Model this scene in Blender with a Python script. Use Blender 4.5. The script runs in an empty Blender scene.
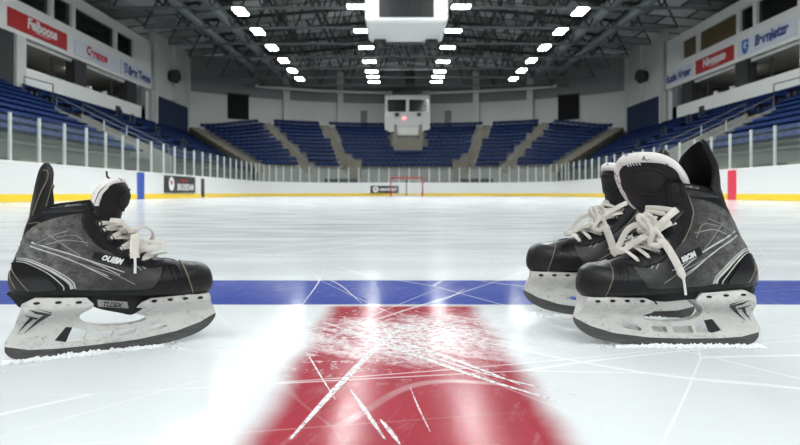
import bpy, bmesh, math, random
from mathutils import Vector, Matrix
from mathutils.bvhtree import BVHTree
from mathutils.geometry import delaunay_2d_cdt
R = math.radians
rnd = random.Random(7)
COL = bpy.context.scene.collection
XC = 0.7            # axis of the arena
EYE = 0.23          # the camera stands low on the ice

# ------------------------------------------------------------------ materials
class NT:
    def __init__(s, name):
        s.m = bpy.data.materials.new(name); s.m.use_nodes = True
        s.t = s.m.node_tree; s.n = s.t.nodes
        s.b = s.n['Principled BSDF']
        s._co = None
    def link(s, a, b): s.t.links.new(a, b)
    def put(s, sock, v):
        if isinstance(v, bpy.types.NodeSocket): s.link(v, sock)
        elif isinstance(v, (tuple, list)) and len(v) == 3 and sock.type == 'RGBA': sock.default_value = (*v, 1)
        else: sock.default_value = v
    def co(s):
        if s._co is None: s._co = s.n.new('ShaderNodeTexCoord').outputs['Object']
        return s._co
    def mapping(s, scale=(1, 1, 1), rot=0, loc=(0, 0, 0), vec=None, turn=0):
        if rot: vec = s.mapping((1, 1, 1), 0, (0, 0, 0), vec, rot); rot = 0
        x = s.n.new('ShaderNodeMapping'); s.link(vec or s.co(), x.inputs[0])
        x.inputs['Scale'].default_value = scale; x.inputs['Rotation'].default_value = (0, 0, turn); x.inputs['Location'].default_value = loc
        return x.outputs[0]
    def noise(s, scale, vec=None, detail=4, rough=.55, out='Fac'):
        x = s.n.new('ShaderNodeTexNoise'); s.link(vec or s.co(), x.inputs['Vector'])
        x.inputs['Scale'].default_value = scale; x.inputs['Detail'].default_value = detail; x.inputs['Roughness'].default_value = rough
        return x.outputs[out]
    def edge(s, scale, vec=None):
        x = s.n.new('ShaderNodeTexVoronoi'); x.feature = 'DISTANCE_TO_EDGE'; s.link(vec or s.co(), x.inputs['Vector'])
        x.inputs['Scale'].default_value = scale
        return x.outputs['Distance']
    def xyz(s, vec=None):
        x = s.n.new('ShaderNodeSeparateXYZ'); s.link(vec or s.co(), x.inputs[0]); return x.outputs
    def math(s, op, a, b=0.5):
        x = s.n.new('ShaderNodeMath'); x.operation = op; s.put(x.inputs[0], a); s.put(x.inputs[1], b); return x.outputs[0]
    def mr(s, v, a, b, c=0, d=1, smooth=True):
        x = s.n.new('ShaderNodeMapRange'); x.interpolation_type = 'SMOOTHSTEP' if smooth else 'LINEAR'
        s.put(x.inputs['Value'], v)
        for k, q in zip(('From Min', 'From Max', 'To Min', 'To Max'), (a, b, c, d)): x.inputs[k].default_value = q
        return x.outputs[0]
    def mix(s, f, a, b):
        x = s.n.new('ShaderNodeMix'); x.data_type = 'RGBA'; s.put(x.inputs[0], f); s.put(x.inputs[6], a); s.put(x.inputs[7], b); return x.outputs[2]
    def bump(s, h, strength=.2, dist=.001):
        x = s.n.new('ShaderNodeBump'); s.put(x.inputs['Height'], h); x.inputs['Strength'].default_value = strength; x.inputs['Distance'].default_value = dist
        s.link(x.outputs[0], s.b.inputs['Normal'])
    def set(s, **k):
        names = dict(color='Base Color', rough='Roughness', metal='Metallic', spec='Specular IOR Level', ior='IOR', emit='Emission Color', es='Emission Strength', alpha='Alpha', coat='Coat Weight', sheen='Sheen Weight')
        for a, v in k.items(): s.put(s.b.inputs[names[a]], v)
        return s.m

def flat(name, c, rough=.5, metal=0, var=.12, scale=6, spec=.5, bump=0):
    n = NT(name)
    d = tuple(x * (1 - var) for x in c); l = tuple(min(1, x * (1 + var)) for x in c)
    f = n.noise(scale)
    m = n.set(color=n.mix(f, d, l), rough=rough, metal=metal, spec=spec)
    if bump: n.bump(n.noise(scale * 8), bump, .001)
    return m
M = {}
M['white'] = flat('painted_white', (.84, .85, .83), .55, var=.04)
M['board_white'] = flat('board_white', (.74, .75, .75), .3, var=.03, scale=1.5)
M['yellow'] = flat('kick_yellow', (.82, .56, .02), .4, var=.08)
M['blue'] = flat('stripe_blue', (.015, .06, .32), .4)
M['red'] = flat('stripe_red', (.55, .02, .05), .4)
M['black'] = flat('black_paint', (.012, .012, .014), .5)
M['screen'] = flat('black_glass', (.008, .008, .009), .25)
M['alu'] = flat('pale_aluminium', (.62, .66, .64), .4, .3)
M['steel_dark'] = flat('dark_roof_steel', (.045, .05, .05), .55, .3)
M['steel_mid'] = flat('grey_roof_steel', (.13, .14, .145), .5, .3)
M['duct'] = flat('galvanised_duct', (.24, .27, .29), .42, .5, var=.25, scale=1.2)
M['seat'] = flat('blue_seat_plastic', (.0015, .0155, .082), .6, var=.1, spec=.15)
M['concrete'] = flat('grey_concrete', (.26, .265, .25), .85, var=.15, scale=1.2)
M['concrete_dark'] = flat('dark_concrete', (.11, .115, .105), .85, var=.2, scale=1.2)
M['beige'] = flat('beige_concrete', (.19, .175, .14), .85, var=.2, scale=1.5)
M['wall'] = flat('pale_wall_panel', (.60, .61, .59), .8, var=.06, scale=.5)
M['bulkhead'] = flat('grey_bulkhead', (.21, .22, .22), .8, var=.1)
M['navy'] = flat('navy_panel', (.006, .018, .06), .7)
M['charcoal'] = flat('charcoal_column', (.022, .024, .027), .6)
M['banner_red'] = flat('banner_red', (.42, .012, .014), .5, var=.05)
M['banner_white'] = flat('banner_white', (.72, .76, .84), .5, var=.03)
M['ink_white'] = flat('ink_white', (.8, .8, .8), .5, var=.02)
M['ink_red'] = flat('ink_red', (.5, .03, .03), .5, var=.02)
M['ink_navy'] = flat('ink_navy', (.02, .045, .2), .5, var=.02)
M['ink_blue'] = flat('ink_blue', (.015, .13, .42), .5, var=.02)
M['brown'] = flat('wood_lined_window', (.09, .065, .03), .4, var=.4, scale=2)
M['net'] = flat('white_net', (.7, .7, .7), .7)
M['goal_red'] = flat('goal_red', (.40, .008, .015), .4)
n = NT('dark_window_glass'); M['glass_dark'] = n.set(color=(.01, .012, .011), rough=.12)
n = NT('barrier_glass')
M['glass'] = n.set(color=(.45, .54, .50), rough=.03, alpha=.05, spec=.3)
def emit(name, c, s):
    n = NT(name); return n.set(color=(.9, .9, .9), emit=c, es=s)
M['lamp'] = emit('lamp_panel', (.96, 1, 1), 62)
M['curtain'] = flat('matte_black_cloth', (.006, .006, .007), .95)
M['booth'] = flat('booth_grey', (.55, .56, .55), .7, var=.04)
M['spot'] = emit('box_lamp', (1, .9, .68), 9)
M['redlamp'] = emit('red_lamp', (1, .05, .05), 3)
# roof deck with pale insulation sheets
n = NT('roof_deck')
br = n.n.new('ShaderNodeTexBrick'); n.link(n.mapping((.16, .12, .16)), br.inputs['Vector'])
br.inputs['Color1'].default_value = (.16, .165, .165, 1); br.inputs['Color2'].default_value = (.85, .86, .85, 1); br.inputs['Mortar'].default_value = (.04, .04, .04, 1)
br.inputs['Scale'].default_value = 1; br.inputs['Mortar Size'].default_value = .02
M['roof'] = n.set(color=n.mix(n.mr(n.noise(.35), .50, .75), br.outputs['Color'], (.24, .25, .25)), rough=.7)

# ice: paint lines, worn patches, skate marks
n = NT('rink_ice')
P = n.co(); X, Y, Z = n.xyz()
wob = n.math('MULTIPLY', n.math('SUBTRACT', n.noise(9), .5), .016)
wob2 = n.math('MULTIPLY', n.math('SUBTRACT', n.noise(5, detail=6), .5), .05)
Yw = n.math('ADD', Y, n.math('MULTIPLY', wob, .9)); Xw = n.math('ADD', X, wob2)
blue = n.math('MULTIPLY', n.mr(Yw, 1.228, 1.246), n.mr(Yw, 1.570, 1.590, 1, 0))
red = n.math('MULTIPLY', n.math('MULTIPLY', n.mr(Xw, -.162, -.116), n.mr(Xw, .130, .176, 1, 0)), n.mr(Yw, 1.205, 1.236, 1, 0))
def scr(ang, sc, stretch, thr, seed):
    v = n.mapping((1, stretch, 1), ang, (seed, seed * .7, 0))
    d = n.n.new('ShaderNodeVectorMath'); d.operation = 'ADD'; n.link(v, d.inputs[0])
    nz = n.n.new('ShaderNodeTexNoise'); n.link(v, nz.inputs['Vector']); nz.inputs['Scale'].default_value = 1.6; nz.inputs['Detail'].default_value = 1
    k = n.n.new('ShaderNodeVectorMath'); k.operation = 'SCALE'; n.link(nz.outputs['Color'], k.inputs[0]); k.inputs['Scale'].default_value = .25
    n.link(k.outputs[0], d.inputs[1])
    e = n.edge(sc, d.outputs[0])
    return n.math('MULTIPLY', n.mr(e, thr * .3, thr, 1, 0), n.mr(n.noise(2.2, v, 3), .45, .62))
s1 = scr(R(35), 3.4, .22, .006, 5); s2 = scr(R(-28), 3.0, .2, .006, 17); s3 = scr(R(80), 6, .15, .008, 29)
marks = n.math('MAXIMUM', n.math('MAXIMUM', s1, s2), s3)
fine = n.mr(n.noise(60, n.mapping((1, .25, 1), R(20)), 5, .7), .52, .72)
flake = n.mr(n.noise(52, None, 5, .7), .555, .615)
cx = n.math('SUBTRACT', X, .01); cy = n.math('SUBTRACT', Y, .98)
blob = n.mr(n.math('SQRT', n.math('ADD', n.math('MULTIPLY', cx, cx), n.math('MULTIPLY', n.math('MULTIPLY', cy, cy), 1.6)), 0), .06, .42, 1, 0)
worn = n.math('MULTIPLY', n.mr(n.noise(85, None, 5, .7), .36, .58, .25, 1), n.mr(n.math('ADD', n.noise(13, n.mapping((1, .22, 1), R(-50)), 7, .7), n.math('MULTIPLY', blob, .20)), .58, .74))
worn = n.math('MULTIPLY', worn, blob)
white = n.mix(n.noise(1.1, n.mapping((.5, 1.6, 1)), 5, .6), (.66, .69, .70), (.78, .80, .81))
white = n.mix(n.math('MULTIPLY', marks, .55), white, (.94, .955, .96))
bluec = n.mix(n.noise(14, n.mapping((.3, 1, 1)), 5, .7), (.010, .030, .27), (.045, .085, .40))
redc = n.mix(n.noise(10, None, 6, .7), (.27, .004, .018), (.40, .022, .045))
c = n.mix(n.math('MULTIPLY', blue, .95), white, bluec)
c = n.mix(n.math('MULTIPLY', red, .96), c, redc)
over = n.math('MAXIMUM', n.math('MULTIPLY', marks, .6), n.math('MAXIMUM', n.math('MULTIPLY', worn, .8), n.math('MULTIPLY', n.math('MULTIPLY', flake, blob), .85)))
over = n.math('MAXIMUM', over, n.math('MULTIPLY', fine, .07))
c = n.mix(over, c, (.90, .91, .92))
M['ice'] = n.set(color=c, rough=n.mr(n.noise(3, n.mapping((.4, 1.5, 1)), 5), .3, .7, .09, .21), ior=1.31, spec=.075)
n.bump(n.math('ADD', n.noise(22, None, 6, .6), n.math('MULTIPLY', over, .3)), .09, .004)
n = NT('ice_snow'); M['snow'] = n.set(color=(.88, .90, .92), rough=.8); n.bump(n.noise(300), .5, .002)
n = NT('skate_mark'); M['mark'] = n.set(color=(.90, .89, .90), rough=.7, alpha=n.mr(n.noise(150, n.mapping((1, 1, 1)), 5, .7), .36, .56, .30, .85))

# skate materials (object coordinates are the skate's own)
n = NT('black_leather')
scuff = n.mr(n.noise(90, n.mapping((1, 1, .35)), 6, .75), .60, .74)
M['leather'] = n.set(color=n.mix(n.math('MULTIPLY', scuff, .45), (.007, .007, .008), (.06, .06, .06)), rough=n.mr(n.noise(40), .3, .7, .34, .55), spec=.28)
n.bump(n.noise(420, None, 3), .25, .0006)
n = NT('toe_cap_plastic')
scuff = n.mr(n.noise(55, n.mapping((1.6, 1.6, .5)), 7, .8), .59, .72)
M['toe'] = n.set(color=n.mix(n.math('MULTIPLY', scuff, .55), (.010, .010, .011), (.10, .10, .10)), rough=n.mr(n.noise(60), .3, .7, .34, .58), spec=.35)
n.bump(n.noise(120, None, 6, .8), .25, .0008)
n = NT('grey_side_fabric')
f = n.noise(75, n.mapping((1, 1, 1.4)), 7, .75); g = n.noise(700, None, 2)
M['panel'] = n.set(color=n.mix(n.math('MULTIPLY', n.math('ADD', n.mr(f, .25, .80), n.math('MULTIPLY', n.math('SUBTRACT', g, .5), .5)), n.mr(n.xyz()[0], .03, .145, 1.1, .16)), (.011, .011, .0105), (.20, .198, .188)), rough=.6)
n.bump(g, .4, .0006)
M['gloss'] = flat('gloss_black', (.007, .007, .008), .22, var=.2, scale=40)
M['lining'] = flat('dark_lining', (.012, .012, .012), .95, var=.3, scale=120)
M['tan'] = flat('tan_piping', (.20, .165, .115), .6, var=.3, scale=80)
M['streak'] = flat('pale_streak', (.50, .50, .47), .55, var=.35, scale=90)
M['grey_streak'] = flat('grey_streak', (.26, .26, .245), .55, var=.3, scale=90)
M['logo'] = flat('white_print', (.78, .78, .77), .5, var=.05, scale=200)
n = NT('felt_rim')
M['felt'] = n.set(color=n.mix(n.mr(n.noise(110, None, 2), .63, .68), n.mix(n.noise(60), (.68, .64, .61), (.84, .82, .80)), (.12, .09, .08)), rough=.95)
n.bump(n.noise(900), .5, .001)
n = NT('lace_cotton')
M['lace'] = n.set(color=n.mix(n.noise(120, None, 4), (.50, .465, .41), (.76, .73, .68)), rough=.9)
wv = n.n.new('ShaderNodeTexWave'); n.link(n.co(), wv.inputs['Vector']); wv.inputs['Scale'].default_value = 380; n.bump(wv.outputs['Fac'], .4, .0006)
n = NT('holder_plastic')
spk = n.mr(n.noise(120, n.mapping((1, 1, 1.5)), 7, .8), .565, .66); sc2 = n.mr(n.noise(24, n.mapping((1, 1, 1.8)), 7, .75), .47, .70)
hc = n.mix(n.math('MULTIPLY', spk, .8), (.66, .655, .62), (.12, .115, .10))
M['holder'] = n.set(color=n.mix(n.math('MULTIPLY', sc2, .55), hc, (.33, .32, .29)), rough=.42)
n.bump(n.noise(160, None, 5), .15, .0006)
n = NT('runner_steel')
M['runner'] = n.set(color=n.mix(n.noise(40, n.mapping((1, 1, 5)), 5), (.05, .05, .049), (.19, .187, .18)), metal=.75, rough=n.mr(n.noise(90, n.mapping((1, 1, 6)), 4), .3, .7, .28, .50))
M['rivet'] = flat('rusty_rivet', (.022, .014, .011), .5, .5, var=.6, scale=300)
M['eyelet'] = flat('black_eyelet', (.03, .03, .032), .3, .6)

# ------------------------------------------------------------------ mesh helpers
def tag(o, label=None, cat=None, group=None, kind=None):
    if label: o['label'] = label
    if cat: o['category'] = cat
    if group: o['group'] = group
    if kind: o['kind'] = kind
    return o
def empty(name, loc=(0, 0, 0), label=None, cat=None, group=None):
    o = bpy.data.objects.new(name, None); COL.objects.link(o); o.location = loc
    o.empty_display_size = .1
    return tag(o, label, cat, group)
class MB:
    def __init__(s): s.v = []; s.f = []
    def add(s, vs, fs):
        b = len(s.v); s.v += [tuple(x) for x in vs]; s.f += [tuple(b + i for i in q) for q in fs]; return s
    def box(s, x0, x1, y0, y1, z0, z1):
        return s.add([(x, y, z) for z in (z0, z1) for y in (y0, y1) for x in (x0, x1)], [(0, 2, 3, 1), (4, 5, 7, 6), (0, 1, 5, 4), (2, 6, 7, 3), (0, 4, 6, 2), (1, 3, 7, 5)])
    def bar(s, a, b, w, h=None):
        a, b = Vector(a), Vector(b); h = h or w; d = (b - a).normalized()
        up = Vector((0, 0, 1)) if abs(d.z) < .95 else Vector((0, 1, 0))
        e = d.cross(up).normalized(); u = e.cross(d)
        vs = [p + e * (i * w / 2) + u * (j * h / 2) for p in (a, b) for i, j in ((-1, -1), (1, -1), (1, 1), (-1, 1))]
        return s.add(vs, [(0, 1, 2, 3), (7, 6, 5, 4), (0, 4, 5, 1), (1, 5, 6, 2), (2, 6, 7, 3), (3, 7, 4, 0)])
    def tube(s, pts, r, n=8, closed=False):
        pts = [Vector(p) for p in pts]; N = len(pts); vs = []; prev = None
        for i, p in enumerate(pts):
            d = (pts[(i + 1) % N if closed else min(i + 1, N - 1)] - pts[(i - 1) % N if closed else max(i - 1, 0)]).normalized()
            if prev is None:
                up = Vector((0, 0, 1)) if abs(d.z) < .9 else Vector((1, 0, 0)); e = d.cross(up).normalized()
            else: e = (prev - d * prev.dot(d)).normalized()
            prev = e; u = d.cross(e); rr = r[i] if isinstance(r, (list, tuple)) else r
            vs += [p + e * (rr * math.cos(2 * math.pi * k / n)) + u * (rr * math.sin(2 * math.pi * k / n)) for k in range(n)]
        fs = [(i * n + k, i * n + (k + 1) % n, ((i + 1) % N) * n + (k + 1) % n, ((i + 1) % N) * n + k) for i in range(N if closed else N - 1) for k in range(n)]
        if not closed: fs += [tuple(range(n - 1, -1, -1)), tuple((N - 1) * n + k for k in range(n))]
        return s.add(vs, fs)
    def prism(s, poly, axis, a, b):
        n_ = len(poly)
        def pt(q, t): return {'x': (t, q[0], q[1]), 'y': (q[0], t, q[1]), 'z': (q[0], q[1], t)}[axis]
        vs = [pt(q, a) for q in poly] + [pt(q, b) for q in poly]
        return s.add(vs, [tuple(range(n_)), tuple(range(2 * n_ - 1, n_ - 1, -1))] + [(i, i + n_, (i + 1) % n_ + n_, (i + 1) % n_) for i in range(n_)])
    def grid(s, rows, closed_u=False):
        nu = len(rows[0]); vs = [p for r in rows for p in r]
        fs = [(i * nu + k, i * nu + (k + 1) % nu, (i + 1) * nu + (k + 1) % nu, (i + 1) * nu + k) for i in range(len(rows) - 1) for k in range(nu if closed_u else nu - 1)]
        return s.add(vs, fs)
    def ribbon(s, pts, nrm, width, th):
        pts = [Vector(p) for p in pts]; N = len(pts); rows = []
        for i, p in enumerate(pts):
            d = (pts[min(i + 1, N - 1)] - pts[max(i - 1, 0)]).normalized()
            nn = Vector(nrm[i]) if isinstance(nrm, list) else Vector(nrm)
            nn = (nn - d * nn.dot(d)).normalized(); e = d.cross(nn)
            w = (width[i] if isinstance(width, list) else width) / 2; t = th / 2
            rows.append([p + e * (w * math.cos(a)) + nn * (t * math.sin(a)) for a in [2 * math.pi * k / 10 for k in range(10)]])
        b = len(s.v); s.grid(rows, True)
        s.f += [tuple(b + k for k in range(9, -1, -1)), tuple(b + (N - 1) * 10 + k for k in range(10))]
        return s
    def build(s, name, mat, parent=None, smooth=False, fix=True, xf=None):
        me = bpy.data.meshes.new(name)
        vs = [xf(v) for v in s.v] if xf else s.v
        me.from_pydata(vs, [], s.f)
        if fix:
            bm = bmesh.new(); bm.from_mesh(me); bmesh.ops.recalc_face_normals(bm, faces=bm.faces); bm.to_mesh(me); bm.free()
        if smooth:
            me.polygons.foreach_set('use_smooth', [True] * len(me.polygons))
        me.materials.append(M[mat])
        o = bpy.data.objects.new(name, me); COL.objects.link(o)
        if parent: o.parent = parent
        return o
def autosmooth(o, ang=35):
    me = o.data
    bm = bmesh.new(); bm.from_mesh(me)
    for e in bm.edges:
        e.smooth = len(e.link_faces) == 2 and e.calc_face_angle(0) < R(ang)
    for f in bm.faces: f.smooth = True
    bm.to_mesh(me); bm.free(); return o
def bevel(o, w, seg=2):
    m = o.modifiers.new('b', 'BEVEL'); m.width = w; m.segments = seg; m.limit_method = 'ANGLE'; return o
def cr(pts, n_):                                   # Catmull-Rom through pts
    pts = [Vector(p) for p in pts]; out = []
    P_ = [pts[0] * 2 - pts[1]] + pts + [pts[-1] * 2 - pts[-2]]
    for i in range(1, len(P_) - 2):
        a, b, c_, d = P_[i - 1:i + 3]
        for k in range(n_):
            t = k / n_
            out.append(.5 * ((2 * b) + (c_ - a) * t + (2 * a - 5 * b + 4 * c_ - d) * t * t + (3 * b - a - 3 * c_ + d) * t ** 3))
    return out + [pts[-1]]
def lerp_tab(tab, x):
    if x <= tab[0][0]: return tab[0][1]
    for (a, p), (b, q) in zip(tab, tab[1:]):
        if x <= b:
            t = (x - a) / (b - a); t = t * t * (3 - 2 * t); return p + (q - p) * t
    return tab[-1][1]
_txt = {}
def text2d(body, bold=.03, shear=0):               # built-in font outline -> 2-D mesh, unit cap height, centred
    k = (body, bold, shear)
    if k in _txt: return _txt[k]
    c_ = bpy.data.curves.new('t', 'FONT'); c_.body = body; c_.offset = bold; c_.shear = shear; c_.resolution_u = 3
    o = bpy.data.objects.new('t', c_); COL.objects.link(o); bpy.context.view_layer.update()
    me = bpy.data.meshes.new_from_object(o.evaluated_get(bpy.context.evaluated_depsgraph_get()))
    vs = [(v.co.x, v.co.y) for v in me.vertices]; fs = [tuple(p.vertices) for p in me.polygons]
    bpy.data.objects.remove(o); bpy.data.curves.remove(c_); bpy.data.meshes.remove(me)
    xs = [v[0] for v in vs]; ys = [v[1] for v in vs]; h = .70
    mx = (min(xs) + max(xs)) / 2
    _txt[k] = ([((x - mx) / h, y / h - .5) for x, y in vs], fs, (max(xs) - min(xs)) / h)
    return _txt[k]
def cdt(poly, holes=(), step=None):
    co = [Vector(p) for p in poly]; ed = [(i, (i + 1) % len(poly)) for i in range(len(poly))]
    for h in holes:
        b = len(co); co += [Vector(p) for p in h]; ed += [(b + i, b + (i + 1) % len(h)) for i in range(len(h))]
    def inside(p, pl):
        r = False
        for (x0, y0), (x1, y1) in zip(pl, pl[1:] + pl[:1]):
            if (y0 > p[1]) != (y1 > p[1]) and p[0] < (x1 - x0) * (p[1] - y0) / (y1 - y0) + x0: r = not r
        return r
    pl = [tuple(p) for p in poly]; hl = [[tuple(p) for p in h] for h in holes]
    if step:
        x = min(p[0] for p in pl)
        while x < max(p[0] for p in pl):
            y = min(p[1] for p in pl)
            while y < max(p[1] for p in pl):
                if inside((x, y), pl) and not any(inside((x, y), h) for h in hl): co.append(Vector((x, y)))
                y += step
            x += step
    vs, es, fs, *_ = delaunay_2d_cdt(co, ed, [], 0, 1e-7)
    out = []
    for f in fs:
        c_ = sum((Vector(vs[i]) for i in f), Vector((0, 0))) / len(f)
        if inside(c_, pl) and not any(inside(c_, h) for h in hl): out.append(tuple(f))
    return [tuple(v) for v in vs], out
def boundary(fs):
    cnt = {}
    for f in fs:
        for a, b in zip(f, f[1:] + f[:1]):
            if (b, a) in cnt: del cnt[(b, a)]
            else: cnt[(a, b)] = 1
    return list(cnt)
def dense(poly, step, closed=True):
    out = []; q = poly + poly[:1] if closed else poly
    for a, b in zip(q, q[1:]):
        k = max(1, int(math.hypot(b[0] - a[0], b[1] - a[1]) / step))
        out += [(a[0] + (b[0] - a[0]) * i / k, a[1] + (b[1] - a[1]) * i / k) for i in range(k)]
    return out if closed else out + [poly[-1]]
def curve2(pts, n_=5, closed=True):
    if closed:
        p = [(*q, 0) for q in pts]; p = p[-1:] + p + p[:2]
        c_ = cr(p, n_)[n_:-n_ - 1]
    else: c_ = cr([(*q, 0) for q in pts], n_)
    return [(v.x, v.y) for v in c_]

# ------------------------------------------------------------------ the skate
SECT = [  # front point of the ring, back point, half width, collar-ness
    ((.2655, .0775), (.0100, .0915), .0385, 0), ((.2700, .0830), (.0060, .0985), .0425, 0), ((.2716, .0910), (.0054, .1080), .0450, 0),
    ((.2708, .1000), (.0058, .1165), .0455, 0), ((.2682, .1090), (.0063, .1233), .0445, .05), ((.2635, .1160), (.0075, .1290), .0435, .1),
    ((.2545, .1205), (.0091, .1361), .0425, .2), ((.2430, .1222), (.0110, .1410), .0415, .3), ((.2310, .1240), (.0125, .1460), .0410, .4),
    ((.2180, .1275), (.0145, .1500), .0405, .5), ((.2000, .1318), (.0165, .1550), .0400, .65), ((.1810, .1375), (.0185, .1610), .0392, .8),
    ((.1670, .1460), (.0200, .1680), .0385, 1), ((.1510, .1630), (.0220, .1770), .0380, 1), ((.1405, .1755), (.0235, .1829), .0380, 1),
    ((.1345, .1850), (.0248, .1875), .0380, 1), ((.1312, .1985), (.0285, .1965), .0385, 1), ((.1285, .2110), (.0340, .2050), .0390, 1), ((.1225, .2205), (.0400, .2100), .0392, 1)]
ASOLE = [(-1, .78), (-.5, .78), (-.1, .80), (.35, .97), (.6, 1), (1, .97)]
ACOL = [(-1, .84), (-.4, .95), (0, 1), (.5, .96), (1, .86)]
NS = 5
_F = cr([(*s_[0], 0) for s_ in SECT], NS); _B = cr([(*s_[1], 0) for s_ in SECT], NS)
_W = cr([(s_[2], s_[3], 0) for s_ in SECT], NS)
def spt(t, phi):                                   # point on the boot surface; t in rings, phi round the ring (0 = front)
    t = max(0, min(len(SECT) - 1, t)) * NS; i = min(int(t), len(_F) - 2); k = t - i
    F = _F[i].lerp(_F[i + 1], k); B = _B[i].lerp(_B[i + 1], k); W = _W[i].lerp(_W[i + 1], k)
    nn = 2.5 - .35 * W.y
    c_, s_ = math.cos(phi), math.sin(phi)
    a = math.copysign(abs(c_) ** (2 / nn), c_); b = math.copysign(abs(s_) ** (2 / nn), s_)
    mid = (F + B) / 2; q = mid + (F - B) / 2 * a
    A = lerp_tab(ASOLE, a) * (1 - W.y) + lerp_tab(ACOL, a) * W.y
    w_ = b * W.x * A; z = q.y
    g = lerp_tab([(.100, 0), (.128, 1)], z) * lerp_tab([(.120, 0), (.165, 1), (.225, 1), (.255, .35)], q.x)
    return Vector((q.x, w_, z - .015 * g * (w_ / .04) ** 2))
def snrm(t, phi):
    a = spt(t + .04, phi) - spt(t - .04, phi); b = spt(t, phi + .02) - spt(t, phi - .02)
    nn = b.cross(a).normalized(); p = spt(t, phi)
    F = spt(t, 0); B = spt(t, math.pi)
    m = (F + B) / 2; m.z = min(m.z, .085)
    return nn if nn.dot(p - m) > 0 else -nn
def at_w(t, w):                                    # point near the front edge at sideways distance w
    lo, hi = 0, math.pi / 2
    for _ in range(30):
        m = (lo + hi) / 2
        if spt(t, m).y < abs(w): lo = m
        else: hi = m
    return math.copysign(lo, w)
NPH = 96
BOOT = [[spt(i / NS, 2 * math.pi * k / NPH) for k in range(NPH)] for i in range((len(SECT) - 1) * NS + 1)]
_bv = [p for r in BOOT for p in r]
_bf = [(i * NPH + k, i * NPH + (k + 1) % NPH, (i + 1) * NPH + (k + 1) % NPH, (i + 1) * NPH + k) for i in range(len(BOOT) - 1) for k in range(NPH)]
BVH = BVHTree.FromPolygons(_bv, _bf)
def project(bvh, u, v, side):
    h = bvh.ray_cast(Vector((u, side * .2, v)), Vector((0, -side, 0)))
    if h[0] is None:
        h = bvh.find_nearest(Vector((u, side * .03, v)))
    p, nn = h[0], h[1]
    if nn.y * side < 0: nn = -nn
    return p, nn
def decal(mb, poly, side, off=.0012, bvh=BVH, holes=(), step=.004, tris=None):
    vs, fs = tris or cdt(dense(poly, step), holes, step)
    top = []; bot = []
    for u, v in vs:
        p, nn = project(bvh, u, v, side); top.append(p + nn * off); bot.append(p - nn * .0006)
    k = len(vs)
    return mb.add(top + bot, fs + [(a, b, b + k, a + k) for a, b in boundary(fs)])
def strip(mb, pts, side, w, off=.0016, bvh=BVH, smooth=4):
    q = cr([(*p, 0) for p in pts], smooth) if len(pts) > 2 else [Vector((*a, 0)) for a in dense(pts, .005, False)]
    P_ = []; N_ = []; W_ = []
    for i, p in enumerate(q):
        c_, nn = project(bvh, p.x, p.y, side); P_.append(c_ + nn * off * .5); N_.append(nn)
        t = i / (len(q) - 1); W_.append((w[0] + (w[1] - w[0]) * t) if isinstance(w, tuple) else w)
    return mb.ribbon(P_, N_, W_, off)
def flat_text(mb, body, side, centre, h, ang, bvh=BVH, off=.0034, bold=.04, shear=.25):
    vs, fs, w = text2d(body, bold, shear); d = -side; ca, sa = math.cos(ang), math.sin(ang)
    tv = [(centre[0] + d * (x * ca - y * sa) * h, centre[1] + (x * sa + y * ca) * h) for x, y in vs]
    return decal(mb, None, side, off, bvh, tris=(tv, fs))

HOLD = [(.0211, .0803), (.0188, .070), (.011, .0471), (.0030, .0330), (.0008, .0290), (.0002, .0225), (.0278, .0150), (.0621, .0125), (.0979, .0122), (.1422, .0128), (.1665, .0138), (.2199, .0205), (.2542, .0310),
        (.2774, .0429), (.2745, .0521), (.2673, .0637), (.2650, .0765), (.2286, .0778), (.182, .0765), (.1690, .0710), (.1610, .0620), (.1590, .0555), (.1650, .0505), (.1747, .0480), (.1770, .0435), (.1720, .0405), (.1600, .0385), (.1422, .0376), (.1159, .0392),
        (.1010, .0420), (.0925, .0460), (.0890, .0517), (.0905, .0580), (.0960, .0630), (.1052, .0680), (.1076, .0740), (.0985, .0840), (.0365, .0880)]
HOLES = [[(.0728, .0419), (.084, .040), (.0992, .0333), (.0947, .0205), (.0728, .0200), (.0587, .0240)], [(.1045, .0318), (.1335, .0300), (.1302, .0208), (.1000, .0206)],
         [(.1422, .0300), (.1640, .0310), (.1610, .0228), (.1390, .0208)], [(.1782, .0262), (.1858, .0312), (.1964, .0345), (.2077, .0300), (.1971, .0262), (.1803, .0236)]]
def hold_hw(u, v):
    t = max(0, min(1, (v - .018) / .062)); h = .0068 + .0030 * t
    f = max(0, min(1, (v - .050) / .022)); return h + .0195 * f * f * (3 - 2 * f)
STEEL = [(.0002, .0235), (.0002, .0150), (.0040, .0085), (.0110, .0035), (.0232, .0005), (.0506, 0), (.0903, 0), (.1250, 0), (.1665, .0004), (.207, .0032), (.2429, .0105), (.2640, .0205), (.2745, .0305), (.2785, .0385), (.2776, .0440)]
STEEL_TOP = [(.2542, .0345), (.2199, .0240), (.1665, .0172), (.1422, .0160), (.0979, .0155), (.0621, .0158), (.0278, .0180)]
def slab(mb, poly, hw, holes=(), step=.005, round_=None):
    vs, fs = cdt(dense(poly, step), [dense(h, step) for h in holes], step)
    k = len(vs); w = [hw(u, v) if callable(hw) else hw for u, v in vs]
    a = [(u, -w[i], v) for i, (u, v) in enumerate(vs)]; b = [(u, w[i], v) for i, (u, v) in enumerate(vs)]
    return mb.add(a + b, [tuple(reversed(f)) for f in fs] + [tuple(i + k for i in f) for f in fs] + [(p, q, q + k, p + k) for p, q in boundary(fs)])
EYE_T = [17.3, 16.3, 15.1, 14.0, 13.0, 12.15, 11.25, 10.3, 9.45]
EYE_W = [.031, .031, .030, .0295, .029, .0285, .028, .0275, .027]

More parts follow.
